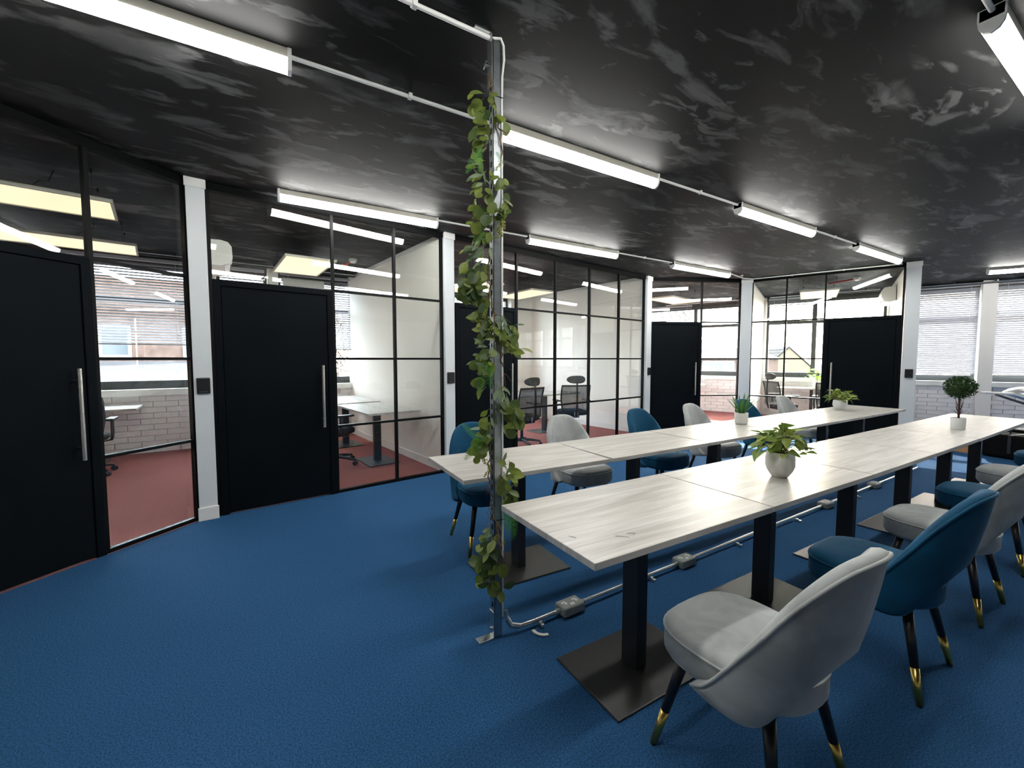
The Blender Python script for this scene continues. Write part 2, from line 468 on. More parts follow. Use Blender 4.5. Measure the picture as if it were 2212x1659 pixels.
# ---- facades: painted brick below, ledge, dark window frames, spandrel
brick_me = MB().box((0, 0, 0), (.289, .030, .0785)).mesh('brick', 'brick_paint')
def facade(name, P, d, u0, u1, bays, brick_ranges, pillars):
    rz = math.atan2(d.y, d.x)
    o0 = P
    e = sempty(name, (o0.x, o0.y, 0), rz)     # local x along, local +y outwards
    MB().span(u0, u1, .012, .30, -.25, .85).build('brick_backing', 'mortar_paint', e)
    MB().span(u0, u1, -.07, .30, .85, .95).build('ledge', 'white_paint', e, bevel=.006)
    MB().span(u0, u1, .04, .30, 2.80, CEIL).build('spandrel', 'spandrel', e)
    for (a, b, v) in pillars:
        MB().span(a, b, -v, .30, 0, CEIL).build('pillar', 'wall_paint', e, bevel=.004)
    n = 0
    for (a, b) in brick_ranges:
        for r in range(10):
            x = a + (.15 if r % 2 else 0.)
            while x < b:
                o = place('brick', brick_me, e, (x + .144 + random.uniform(-.002, .002), .004 + random.uniform(-.002, .002), .0425 + r * .085)); x += .30; n += 1
    return e, rz
facade('wall_north', A0, dA, -8.0, (KC - A0).length + .30, None,
       [(-4.55, -2.42), (-.55, -.08)], [(-8.0, -5.60, .0), (-2.52, -2.22, .02), (-1.52, -1.36, .05), (-.06, .16, .02), (3.40, 4.30, .06), (7.55, 7.9, .02)])
facade('wall_east', KC, dB, -.30, 16.5, None,
       [(1.15, 3.02), (3.24, 4.75), (5.75, 9.2)], [(-.05, .25, .02), (3.02, 3.26, .02), (5.50, 5.74, .02), (6.86, 7.06, .14), (8.75, 8.97, .02), (10.7, 10.95, .02), (13.2, 13.45, .02), (15.7, 16.5, .02)])

WIN = [0]
def window(P, d, a, b, mulls=()):
    WIN[0] += 1
    rz = math.atan2(d.y, d.x)
    e = sempty('window_%d' % WIN[0], (P.x, P.y, 0), rz)
    y0, y1 = .10, .17
    MB().span(a, b, y0, y1, .95, 1.07).build('frame_bar', 'frame_dark', e)
    MB().span(a, b, y0, y1, 2.74, 2.80).build('frame_bar', 'frame_dark', e)
    MB().span(a, b, y0, y1, 2.24, 2.31).build('frame_bar', 'frame_dark', e)
    MB().span(a, a + .05, y0, y1, 1.07, 2.74).build('frame_post', 'frame_dark', e)
    MB().span(b - .05, b, y0, y1, 1.07, 2.74).build('frame_post', 'frame_dark', e)
    xs = [a + .05] + [m for m in mulls] + [b - .05]
    for m in mulls:
        MB().span(m - .045, m + .045, y0 - .01, y1, 1.07, 2.74).build('frame_post', 'frame_dark', e)
    for i in range(len(xs) - 1):
        x0 = xs[i] + (.045 if i else 0); x1 = xs[i + 1] - (.045 if i + 2 < len(xs) else 0)
        MB().span(x0, x1, .130, .136, 1.07, 2.24).build('pane', 'window_glass', e)
        MB().span(x0, x1, .130, .136, 2.31, 2.74).build('pane', 'window_glass', e)
    return e
window(A0, dA, -4.00, -2.52, (-3.9,))
window(A0, dA, -5.60, -4.00)
window(A0, dA, -2.22, -1.52)
window(A0, dA, -1.36, -.06)
window(A0, dA, .16, 3.40, (1.1, 2.2))
window(A0, dA, 4.30, 7.55, (5.4, 6.5))
window(KC, dB, .25, 3.02, (1.57,))
window(KC, dB, 3.26, 5.50, (4.23,))
window(KC, dB, 5.74, 6.86)
window(KC, dB, 7.06, 8.75)
window(KC, dB, 8.97, 10.70)
window(KC, dB, 10.95, 13.20, (12.1,))
window(KC, dB, 13.45, 15.70, (14.6,))

# ---- glazed partitions with doors
def bars_and_panes(e, L, verts, doors, zt=ZG):
    """e: empty at the section's left end, x along it. verts: x of vertical bars; doors: (x0,x1) spans whose lower part is a door."""
    dy0, dy1 = -.022, .022
    MB().span(0, L, -.035, .035, zt, CEIL).build('header', 'header_black', e)
    def in_door(x0, x1): return any(a - .01 <= x0 and x1 <= b + .01 for a, b in doors)
    for x in verts:
        z0 = 0.0
        MB().span(x - .013, x + .013, dy0, dy1, z0, zt).build('upright', 'black_steel', e)
    for i in range(len(verts) - 1):
        x0, x1 = verts[i] + .013, verts[i + 1] - .013
        dr = in_door(verts[i], verts[i + 1])
        zs = [zt, ZM[0]] if dr else [zt, *ZM, .0]
        if not dr:
            for z in ZM:
                MB().span(x0, x1, dy0, dy1, z - .0115, z + .0115).build('bar', 'black_steel', e)
            MB().span(x0, x1, dy0, dy1, 0, .030).build('bar', 'black_steel', e)
        for za, zb in zip(zs, zs[1:]):
            z1 = za - (.0115 if za != zt else 0); z0 = zb + (.030 if zb == 0 else .0115)
            if dr: z0 = ZM[0] + .001
            MB().span(x0, x1, -.004, .004, z0, z1).build('glass_pane', 'partition_glass', e)
NSEC = [0]
def section(Pa, Pb, verts, doors, handle_right=True):
    NSEC[0] += 1
    d = Pb - Pa; L = d.length; rz = math.atan2(d.y, d.x)
    e = sempty('window_partition_%d' % NSEC[0], (Pa.x, Pa.y, 0), rz)
    vs = [v if v != 'L' else L - .013 for v in verts]
    bars_and_panes(e, L, vs, [(a, b if b != 'L' else L - .013) for a, b in doors])
    for (a, b) in doors:
        if b == 'L': b = L - .013
        dr = sempty('door_%d' % NSEC[0], (Pa.x, Pa.y, 0), rz)
        f = .055
        MB().span(a + .013, a + .013 + f, -.036, .036, 0, ZM[0]).build('frame_jamb', 'door_black', dr, bevel=.003)
        MB().span(b - .013 - f, b - .013, -.036, .036, 0, ZM[0]).build('frame_jamb', 'door_black', dr, bevel=.003)
        MB().span(a + .013 + f, b - .013 - f, -.036, .036, ZM[0] - f, ZM[0]).build('frame_head', 'door_black', dr, bevel=.003)
        leaf = MB().span(a + .013 + f + .004, b - .013 - f - .004, -.028, .020, .012, ZM[0] - f - .004).build('door_leaf', 'door_black', dr, bevel=.003)
        MB().span(a + .066, a + .090, .0205, .036, 0, ZM[0] - f).span(b - .090, b - .066, .0205, .036, 0, ZM[0] - f).span(a + .09, b - .09, .0205, .036, ZM[0] - f - .02, ZM[0] - f).build('door_stop', 'door_black', dr)
        hx = (b - .135) if handle_right else (a + .125)
        h = MB().tube([(hx, -.085, .715), (hx, -.085, 1.335)], .0135, 16).build('handle', 'stainless', dr); autosmooth(h)
        for z in (.80, 1.25):
            autosmooth(MB().tube([(hx, -.028, z), (hx, -.074, z)], .009, 10).build('handle_mount', 'stainless', h))
    return e
L1 = (S1b - S1a).length
section(S1a, S1b, [-.52, .53, 'L'], [(-.52, .53)])
# fill the strip of the first partition that lies behind the door's far jamb
wall_seg('wall_west_screen', S1s, S1a - d1 * .54, th=.10)
section(S2a, S2b, [.013, 1.03, 1.685, 'L'], [(.013, 1.03)])
section(S3a, S3b, [.013, 1.02, 1.772, 2.538, 3.300, 'L'], [(.013, 1.02)])
section(S4a, S4b, [.013, 1.045, 'L'], [(.013, 1.045)])
section(S5a, S5b, [.013, .560, 1.125, 'L'], [(1.125, 'L')], handle_right=False)
MB().span(-.54, 0, -.035, .035, ZG, CEIL).build('header', 'header_black', bpy.data.objects['window_partition_1'])

# ---- white posts between the partitions
def post(i, Pa, Pb, th=.14, front=.03):
    d = Pb - Pa; L = d.length; rz = math.atan2(d.y, d.x)
    e = sempty('trim_%d' % i, (Pa.x, Pa.y, 0), rz)
    g = .004
    MB().span(g, L - g, -.035 - front, th - .06, 0, CEIL).build('post', 'post_paint', e, bevel=.003)
    MB().span(-.004, L + .004, -.035 - front - .014, -.034 - front, 0, .115).build('baseboard', 'white_paint', e, bevel=.003)
    MB().span(-.004, L + .004, -.035 - front - .012, -.034 - front, CEIL - .075, CEIL).build('cap', 'white_paint', e, bevel=.003)
    return e, L
posts = [post(1, S1b, S2a), post(2, S2b, S3a), post(3, S3b, S4a), post(4, S4b, S5a), post(5, S5b, S5b + d5 * .18)]
reader_labels = ['black rounded door reader on the white post beside the first glass office\'s carpeted corner',
                 'black door reader on the white post behind the leafy garland pole',
                 'slim black door reader on the white post beside the narrow corner office door',
                 'black door reader on the white post beside the window with lowered blinds']
reader_labels[0] = 'black rounded door reader on the wide white post left of the widest black door'
for (e, L), lab in zip([posts[0], posts[1], posts[2], posts[4]], reader_labels):
    t = thing('door_reader', lab, 'door reader', (0, 0, 0), 0, 'door readers on the white posts')
    t.location = e.matrix_basis @ Vector((L / 2, -.066, 1.17)); t.rotation_euler = e.rotation_euler
    MB().span(-.048, .048, -.024, 0, -.068, .068).build('housing', 'reader_black', t, bevel=.008, seg=3)
    MB().span(-.030, .030, -.0255, -.024, -.052, -.050).build('mark', 'grey_box', t)

# ================================================================== CEILING FITTINGS
def batten(x, y, label, rz=0., group='ceiling batten lights', L=1.50):
    t = thing('batten_light', label, 'ceiling light', (x, y, CEIL), rz, group)
    MB().span(0, L, -.040, .040, -.050, 0).build('body', 'lamp_body', t, bevel=.003)
    # half-round diffuser under the body
    prof = [(.041 * math.cos(a), -.046 - .058 * math.sin(a)) for a in [R(k) for k in (0, 25, 55, 90, 125, 155, 180)]]
    autosmooth(MB().rings([[(xx, p[0], p[1]) for p in prof] for xx in (.018, L - .018)]).build('diffuser', 'batten_glow', t), 60)
    for xx in (0, L - .018):
        pr = [(.043, 0)] + [(.043 * math.cos(a), -.046 - .061 * math.sin(a)) for a in [R(k) for k in (0, 25, 55, 90, 125, 155, 180)]] + [(-.043, 0)]
        MB().rings([[(q, p[0], p[1]) for p in pr] for q in (xx, xx + .018)]).build('end_cap', 'white_plastic', t)
    return t
batten(-1.30, 2.42, 'long lit batten light reaching out over the black door with no neighbour before it')
batten(1.36, 2.42, 'lit batten light passing right behind the garland pole')
batten(4.03, 2.42, 'lit batten light over the middle of the two long tables')
batten(6.69, 2.42, 'lit batten light ending above the last white post by the windows')
batten(.22, 4.36, 'lit batten light tight above the office with two pale desks')
batten(2.88, 4.36, 'lit batten light above the office with two black office chairs')
batten(5.56, 4.36, 'lit batten light ending where the conduit turns the corner')
batten(2.73, .545, 'lit batten light high above the velvet chairs with conduit entering its end')
batten(5.40, .545, 'unseen batten light added to brighten the room, next one along towards the windows')  # out of view, assumed to continue the row, added to light the room
batten(.07, .545, 'unseen batten light added overhead to brighten the room, beside the top of the garland pole')  # also out of view, added along the row for its light
batten(10.45, 1.95, 'lit batten light in front of the blinds of the far window wall', rz=R(-62))

def conduit(label, path, clips=(), r=.0105, name='conduit', mat='white_plastic', group='white ceiling conduits'):
    t = thing(name, label, 'conduit', (0, 0, 0), 0, group)
    autosmooth(MB().tube(path, r, 10).build('tube', mat, t), 60)
    for (x, y, rz) in clips:
        c = MB().box((0, 0, .004), (.022, .030, .030)).box((0, .024, .012), (.018, .022, .008)).build('clip', mat, t, bevel=.003)
        c.location = (x, y, CEIL - .018); c.rotation_euler = (0, 0, rz)
    return t
zc = CEIL - .016
conduit('white conduit from the nearest lit batten to the garland pole batten', [(.20, 2.42, zc), (1.36, 2.42, zc)], [(.80, 2.42, 0)])
conduit('white conduit between the garland pole batten and the batten over the tables', [(2.86, 2.42, zc), (4.03, 2.42, zc)], [(3.45, 2.42, 0)])
conduit('short white conduit between the two battens towards the last white post', [(5.53, 2.42, zc), (6.69, 2.42, zc)], [(6.1, 2.42, 0)])
conduit('white conduit between the two battens along the glass offices', [(1.72, 4.36, zc), (2.88, 4.36, zc)], [(2.3, 4.36, 0)])
conduit('white conduit along the glass offices leading to the corner batten', [(4.38, 4.36, zc), (5.56, 4.36, zc)], [(4.95, 4.36, 0)])
k5 = S5b - d5 * .30
cx, cy = (S5a - V2((d5.y * -1, d5.x)) * .08)
n5 = V2((-d5.y, d5.x))
c5a = S5a - n5 * .07 + d5 * .02
c5b = S5b - n5 * .07 - d5 * .05
conduit('white conduit bending round the corner and running along the corner office header',
        [(7.06, 4.36, zc), (c5a.x - .25, c5a.y + .03, zc), (c5a.x - .05, c5a.y - .02, zc), (c5a.x + .01, c5a.y - .12, zc), (c5b.x, c5b.y, zc)],
        [(7.5, 4.38, 0), ((c5a.x * .7 + c5b.x * .3), (c5a.y * .7 + c5b.y * .3), R(-70)), ((c5a.x * .35 + c5b.x * .65), (c5a.y * .35 + c5b.y * .65), R(-70))])
conduit('white conduit entering the end of the batten above the velvet chairs', [(1.60, .545, zc), (2.73, .545, zc)], [(2.3, .545, 0)])
conduit('white conduit that stops at the top of the garland pole', [(-1.2, 1.80, zc), (.975, 1.80, zc)], [(.62, 1.80, 0)])

# warm LED panels hanging in the glass offices
def led_panel(p, rz, label, z=2.65, wires=True, L=1.2, Wd=.6):
    t = thing('led_panel', label, 'panel light', (p[0], p[1], z), rz, 'hanging LED panels in the offices')
    MB().span(-L / 2, L / 2, -Wd / 2, -Wd / 2 + .018, 0, .028).span(-L / 2, L / 2, Wd / 2 - .018, Wd / 2, 0, .028) \
        .span(-L / 2, -L / 2 + .018, -Wd / 2 + .018, Wd / 2 - .018, 0, .028).span(L / 2 - .018, L / 2, -Wd / 2 + .018, Wd / 2 - .018, 0, .028) \
        .span(-L / 2, L / 2, -Wd / 2, Wd / 2, .022, .028).build('frame', 'lamp_body', t)
    MB().span(-L / 2 + .018, L / 2 - .018, -Wd / 2 + .018, Wd / 2 - .018, .006, .012).build('diffuser', 'panel_glow', t)
    for sx in (-1, 1):
        for sy in (-1, 1):
            w = MB().tube([(sx * L * .40, sy * Wd * .42, .028), (sx * L * .40, sy * Wd * .42, CEIL - z - .02)], .0012, 5)
            w.tube([(sx * L * .40, sy * Wd * .42, CEIL - z - .035), (sx * L * .40, sy * Wd * .42, CEIL - z)], .007, 8)
            w.build('hanger', 'cable_black', t)
    cab = MB().tube([(0, 0, .03), (.1, .05, .10), (.16, .02, .16), (.22, -.06, .14), (.25, -.02, CEIL - z)], .004, 6).build('cable', 'cable_black', t)
    return t
rz_off = R(40 - 31.4)
led_panel(W(-3.86, 3.31), rz_off, 'warm LED panel hanging above the first black door')
led_panel(W(-4.83, 4.62), rz_off, 'warm LED panel hanging near the blinds of the first office')
led_panel(W(-2.86, 5.85), R(126 - 31.4), 'warm LED panel hanging in the office with two pale desks')
led_panel(W(.245, 8.38), R(125 - 31.4), 'warm LED panel hanging above the two black office chairs')
led_panel(W(-.72, 7.55), R(125 - 31.4), 'warm LED panel hanging behind the garland and its black door')
led_panel(W(3.49, 9.2), R(43 - 31.4), 'warm LED panel hanging in the narrow corner office')
led_panel(W(6.02, 8.36), R(55 - 31.4), 'warm LED panel hanging in the office with the bright green plant')

# cable trays along the facades, just under the ceiling
def tray(P, d, a, b, v, label):
    rz = math.atan2(d.y, d.x)
    t = thing('cable_tray', label, 'cable tray', (P.x, P.y, 0), rz, 'cable trays under the office ceilings')
    MB().span(a, b, -v - .03, -v + .03, 2.835, 2.86).build('channel', 'cable_black', t)
    autosmooth(MB().tube([(a, -v - .05, 2.86), (b, -v - .05, 2.86)], .009, 8).build('pipe', 'zinc_bright', t))
    x = a + .1
    while x < b - .05:
        MB().span(x, x + .02, -v - .065, -v + .04, 2.862, CEIL - .003).build('bracket', 'cable_black', t); x += .55
tray(A0, dA, -5.0, -2.45, .42, 'black cable tray under the ceiling of the office with brick wall and blinds')
tray(A0, dA, -2.12, -.20, .42, 'black cable tray under the ceiling of the office with two pale desks')
tray(KC, dB, .9, 2.95, .30, 'black cable tray under the ceiling of the narrow corner office')
tray(KC, dB, 3.36, 5.35, .30, 'black cable tray under the ceiling of the office with the bright plant')
tray(KC, dB, 5.80, 10.5, .16, 'black cable tray along the top of the blinds in the open room')

# smoke detectors with red pipe
def detector(p, rz, label):
    t = thing('smoke_detector', label, 'smoke detector', (p[0], p[1], CEIL), rz, 'smoke detectors')
    autosmooth(MB().lathe([(.06, 0), (.06, -.03), (.045, -.034), (.045, -.05), (.03, -.06), (0.001, -.06)], 20).build('head', 'white_plastic', t))
    autosmooth(MB().tube([(0, .05, -.03), (0, .52, -.03)], .014, 10).build('red_pipe', 'red_pipe', t))
detector(W(-2.40, 6.45), R(10), 'white smoke detector with a red pipe in the office with two pale desks')
detector(W(6.35, 7.85), R(-15), 'white smoke detector with a red pipe in the office with the bright plant')

# wall air conditioners (rounded front, flap, vents)
def aircon(loc, rz, label, L=.80):
    t = thing('air_conditioner', label, 'air conditioner', loc, rz, 'white air conditioners in the offices')
    prof = [(0, 0), (0, .28), (-.10, .285), (-.17, .27), (-.205, .22), (-.21, .10), (-.17, .03), (-.10, 0)]
    autosmooth(MB().rings([[(x, y, z) for y, z in prof] for x in (0, L)]).build('casing', 'white_plastic', t), 35)
    MB().box((L / 2, -.165, .020), (L - .08, .075, .008), M=Matrix.Rotation(R(-28), 3, 'X')).build('flap', 'white_plastic', t)
    MB().span(.05, L - .05, -.20, -.13, .028, .034).build('vent', 'slot_dark', t)
    MB().span(L * .62, L * .62 + .09, -.2135, -.2095, .06, .075).build('mark', 'grey_box', t)
    return t
dw = (F12 - P12).normalized(); nw = V2((dw.y, -dw.x))
q = P12 + dw * 1.35 + nw * .075
aircon((q.x, q.y, 2.46), math.atan2(dw.y, dw.x) , 'white air conditioner on the divider wall beside the second black door')
q = A(-1.30, .06)
aircon((q.x, q.y, 2.47), math.atan2(dA.y, dA.x), 'white air conditioner on the pillar between two blinds', L=.62)
d5w = (F5 - P5).normalized(); n5w = V2((-d5w.y, d5w.x))
q = P5 + d5w * 2.5 + n5w * .075
aircon((q.x, q.y, 2.48), math.atan2(-d5w.y, -d5w.x), 'white air conditioner high on the wall of the office with the bright plant', L=.85)

# venetian blinds
def blind(P, d, a, b, z0, z1, label, tilt=34, v=-.03, pitch=.040):
    rz = math.atan2(d.y, d.x)
    t = thing('venetian_blind', label, 'window blind', (P.x, P.y, 0), rz, 'venetian blinds')
    MB().span(a, b, v - .03, v + .03, z1, z1 + .045).build('head_rail', 'blind_white', t)
    MB().span(a, b, v - .022, v + .022, z0, z0 + .022).build('bottom_rail', 'blind_rail', t)
    L = b - a
    th = R(tilt); w = .046
    me = MB().box((0, 0, 0), (L, w, .0025), M=Matrix.Rotation(th, 3, 'X')).mesh('slat', 'blind_white')
    n = int((z1 - z0 - .03) / pitch)
    for i in range(n):
        place('slat', me, t, ((a + b) / 2, v, z0 + .045 + i * pitch))
    for x in (a + .12, b - .12):
        MB().tube([(x, v - .025, z0 + .02), (x, v - .025, z1)], .0015, 5).build('cord', 'white_plastic', t)
    return t
blind(A0, dA, -3.98, -2.60, 1.60, 2.82, 'venetian blind half lowered over the painted brick wall of the first office')
blind(A0, dA, -2.18, -1.56, 1.60, 2.82, 'narrow venetian blind seen above the second black door')
blind(A0, dA, -1.33, -.10, 1.56, 2.82, 'venetian blind half lowered beside the cream wall behind two pale desks')
blind(A0, dA, .22, 2.15, 2.05, 2.82, 'venetian blind behind the garland above the third black door')
blind(KC, dB, .30, 1.50, 2.45, 2.82, 'venetian blind mostly raised in the narrow corner office')
blind(KC, dB, 3.30, 4.20, 2.68, 2.82, 'venetian blind fully raised in the office with the bright plant', pitch=.012, tilt=4)
blind(KC, dB, 5.78, 6.84, 1.08, 2.82, 'venetian blind fully lowered between the last white post and the pillar', tilt=61)
blind(KC, dB, 7.08, 8.73, 1.07, 2.82, 'wide venetian blind fully lowered just past the white pillar', tilt=60)
blind(KC, dB, 9.00, 10.66, 1.07, 2.82, 'venetian blind fully lowered, next along past the wide lowered blind', tilt=60)

blind(KC, dB, 11.00, 13.15, 1.07, 2.82, 'venetian blind fully lowered, third along past the white pillar', tilt=50)
blind(KC, dB, 13.50, 15.65, 1.07, 2.82, 'venetian blind fully lowered, last one of the long window wall', tilt=50)

# ================================================================== FURNITURE
TT = .74
top_me = MB().span(-.5185, .5185, -.315, .315, TT - .026, TT).mesh('table_top', 'pale_oak')
col_me = MB().span(-.030, .030, -.0475, .0475, .012, TT - .026).mesh('column', 'pedestal_black')
plate_me = MB().span(-.29, .29, -.20, .20, .002, .012).mesh('base_plate', 'plate_black')
def table(x, y, rz, label, group, sx=1.0, sy=1.0):
    t = thing('pedestal_table', label, 'table', (x, y, 0), rz, group)
    a = place('table_top', top_me, t, bevel=.0015, seg=1); a.scale = (sx, sy, 1)
    place('column', col_me, t, bevel=.003)
    place('base_plate', plate_me, t, bevel=.004)
    MB().span(-.20, .20, -.16, .16, TT - .034, TT - .0265).build('mounting_plate', 'pedestal_black', t)
    return t
near_lab = ['pale oak table at the row end beside the garland pole, a grey chair pulled up',
            'pale oak table carrying the large trailing plant in the round white pot',
            'pale oak table between the trailing plant table and the row\'s plain middle table',
            'plain pale oak table next to the topiary table\'s neighbour in the chair-lined row',
            'pale oak table carrying the topiary ball tree',
            'last pale oak table of the topiary row, touching the view of the brick wall']
xs = [.92 + 1.045 * (i + .5) for i in range(6)]
ys = [1.292, 1.272, 1.258, 1.250, 1.245, 1.245]
rzs = [-.022, -.018, -.010, -.004, 0, 0]
for i in range(6):
    table(xs[i], ys[i], rzs[i], near_lab[i], 'tables of the topiary row')
back_lab = ['pale oak table at the garland end of the row nearest the glass offices',
            'pale oak table second from the garland pole in the office side row',
            'pale oak table just before the aloe table in the office side row',
            'pale oak table carrying the aloe in the plain white pot',
            'pale oak table between the aloe and the small trailing plant',
            'last pale oak table of the office side row, carrying the small trailing plant']
xs2 = [.955 + 1.053 * (i + .5) for i in range(6)]
ys2 = [2.345, 2.312, 2.305, 2.302, 2.298, 2.306]
rz2 = [-.050, -.012, -.005, -.005, -.004, .012]
for i in range(6):
    table(xs2[i], ys2[i], rz2[i], back_lab[i], 'tables of the office side row')
# desks in the offices (same family, larger tops)
table(1.40, 5.84, R(97), 'pale desk nearest the glass with a black office chair in the second office', 'office desks', 1.24, 1.08)
table(1.24, 7.26, R(97), 'pale desk farther back by the window in the second office', 'office desks', 1.24, 1.08)
table(4.78, 6.62, R(7.6), 'pale desk in front of the two black office chairs with headrests', 'office desks', 1.24, 1.08)
table(3.42, 6.44, R(7.6), 'pale desk behind the third black door', 'office desks', 1.24, 1.08)
table(-2.02, 7.66, R(3), 'pale desk against the white brick wall in the first office', 'office desks', 1.24, 1.08)
q = B(1.35, .50); table(q.x, q.y, R(-69.4), 'pale desk tip by the brick wall in the narrow corner office', 'office desks', 1.24, 1.08)
q = B(4.25, .46); table(q.x, q.y, R(-69.4), 'pale desk carrying the bright green plant under the office window', 'office desks', 1.24, 1.08)

# ---- velvet chairs
def chair_meshes(mat):
    T = 100.0
    zt = [(0, .878), (10, .876), (20, .868), (30, .848), (40, .810), (50, .757), (60, .685), (70, .590), (80, .482), (90, .405), (100, .375)]
    zb = [(0, .550), (14, .538), (28, .490), (42, .405), (54, .345), (66, .330), (82, .338), (100, .350)]
    def pt(th, z, off):
        a = R(th); k = max(0., math.cos(a))
        fl = smoothstep(.40, .66, z)                      # the upper back is a flatter panel than the wrap round the seat
        kk = math.copysign(abs(math.cos(a)) ** (.95 - .20 * fl), math.cos(a))
        lean = .19 * max(0, z - .40) * (k ** .5 if k > 0 else 0)
        rx, ry = .260 - off, .249 - off
        return Vector((rx * math.sin(a), -ry * kk - lean - .010, z))
    n, m = 44, 7
    rings = []; rim = []; low = []
    for i in range(n + 1):
        th = -T + 2 * T * i / n
        a, b = lerp_tab(zb, abs(th)), lerp_tab(zt, abs(th))
        h = b - a; r = min(.017, h * .38)
        loop = []
        for k in range(m):
            z = a + r + (h - 2 * r) * k / (m - 1)
            bulge = .012 * math.sin(math.pi * k / (m - 1))
            loop.append(pt(th, z, -bulge * .3))
        loop.append(pt(th, b - r * .25, .006)); loop.append(pt(th, b, .022)); loop.append(pt(th, b - r * .25, .040))
        for k in reversed(range(m)):
            z = a + r + (h - 2 * r) * k / (m - 1)
            bulge = .012 * math.sin(math.pi * k / (m - 1))
            loop.append(pt(th, z, .046 + bulge))
        loop.append(pt(th, a + r * .25, .040)); loop.append(pt(th, a, .022)); loop.append(pt(th, a + r * .25, .006))
        rings.append(loop); rim.append(pt(th, b - .010, -.001)); low.append(pt(th, a + .008, -.001))
    shell = MB().rings(rings).mesh('backrest', mat, True)
    pip = MB().tube(rim, .0055, 8).mesh('piping', mat, True)
    # seat pad
    def outline(s, z):
        o = []
        for k in range(40):
            a = 2 * math.pi * k / 40; c, sn = math.cos(a), math.sin(a)
            p = .62 if sn > 0 else .95
            x = .222 * math.copysign(abs(c) ** p, c); y = .235 * math.copysign(abs(sn) ** p, sn)
            o.append((x * s, y * s + .012, z))
        return o
    rg = [outline(s, z) for z, s in [(.345, .55), (.346, .90), (.356, .96), (.372, 1.0), (.435, 1.0), (.455, .985), (.468, .95), (.476, .86), (.481, .6), (.483, .25)]]
    seat = MB().rings(rg).mesh('seat', mat, True)
    sp = [outline(1.0, 0)[k] for k in range(40)]
    sp = [(x * 1.003, (y - .012) * 1.003 + .012, .447) for x, y, z in sp]; sp.append(sp[0])
    spip = MB().tube(sp, .0045, 6).mesh('seat_piping', mat, True)
    return shell, pip, seat, spip
def leg_meshes():
    def P(z): t = 1 - z / .35; return Vector((.072 * t, .072 * t, z))
    def rr(z): return .0115 + .0085 * z / .35
    up = MB().tube([P(.352), P(.135)], [rr(.35), rr(.135)], 14).mesh('leg', 'leg_black', True)
    tip = MB().tube([P(.1355), P(.010)], [rr(.135) + .0006, rr(.01) + .0006], 14).mesh('gold_tip', 'brass', True)
    foot = MB().tube([P(.010), P(.0)], [.0105, .0095], 12).mesh('foot', 'leg_black', True)
    return up, tip, foot
LEG = leg_meshes()
PROTO = {}
def velvet_chair(kind, x, y, rz, label, group):
    nm = 'grey_velvet' if kind == 'grey' else 'blue_velvet'
    if kind not in PROTO: PROTO[kind] = chair_meshes(nm)
    sh, pi, se, sp = PROTO[kind]
    t = thing('velvet_chair', label, 'chair', (x, y, 0), rz, group)
    b = place('backrest', sh, t); place('piping', pi, b)
    s = place('seat', se, t); place('seat_piping', sp, s)
    for i, (sx, sy) in enumerate(((1, 1), (-1, 1), (-1, -1), (1, -1))):
        l = place('leg', LEG[0], t, (sx * .142, sy * .142, 0), R(90 * i))
        place('gold_tip', LEG[1], l); place('foot', LEG[2], l)
    return t
CH = 'velvet chairs along the topiary row'
velvet_chair('grey', 1.41, .760, 0, 'grey velvet chair at the end table nearest the garland pole, on the aisle side', CH)
velvet_chair('blue', 2.455, .742, R(1), 'blue velvet chair between two grey ones, its brass tipped legs free of the table', CH)
velvet_chair('grey', 3.405, .742, R(-1), 'grey velvet chair just past the first blue velvet chair of the topiary row', CH)
velvet_chair('blue', 4.38, .742, 0, 'blue velvet chair tucked in behind the second grey chair of the topiary row', CH)
velvet_chair('grey', 5.40, .735, 0, 'grey velvet chair towards the topiary end of its row', CH)
velvet_chair('blue', 6.55, .70, R(6), 'blue velvet chair at the window end of the topiary row', CH)
CB = 'velvet chairs along the office side row'
velvet_chair('blue', 1.485, 2.815, R(174), 'blue velvet chair behind the garland pole', CB)
velvet_chair('grey', 2.42, 2.80, R(176), 'grey velvet chair standing between the garland chair and the next blue one, office side', CB)
velvet_chair('blue', 3.43, 2.78, R(180), 'blue velvet chair in front of the corner office\'s black door, office side row', CB)
velvet_chair('grey', 4.36, 2.80, R(183), 'grey velvet chair just before the aloe plant, office side row', CB)
velvet_chair('blue', 5.42, 2.80, R(180), 'blue velvet chair half hidden behind the aloe plant', CB)
velvet_chair('grey', 6.40, 2.80, R(180), 'grey velvet chair before the office with the bright plant, office side row', CB)

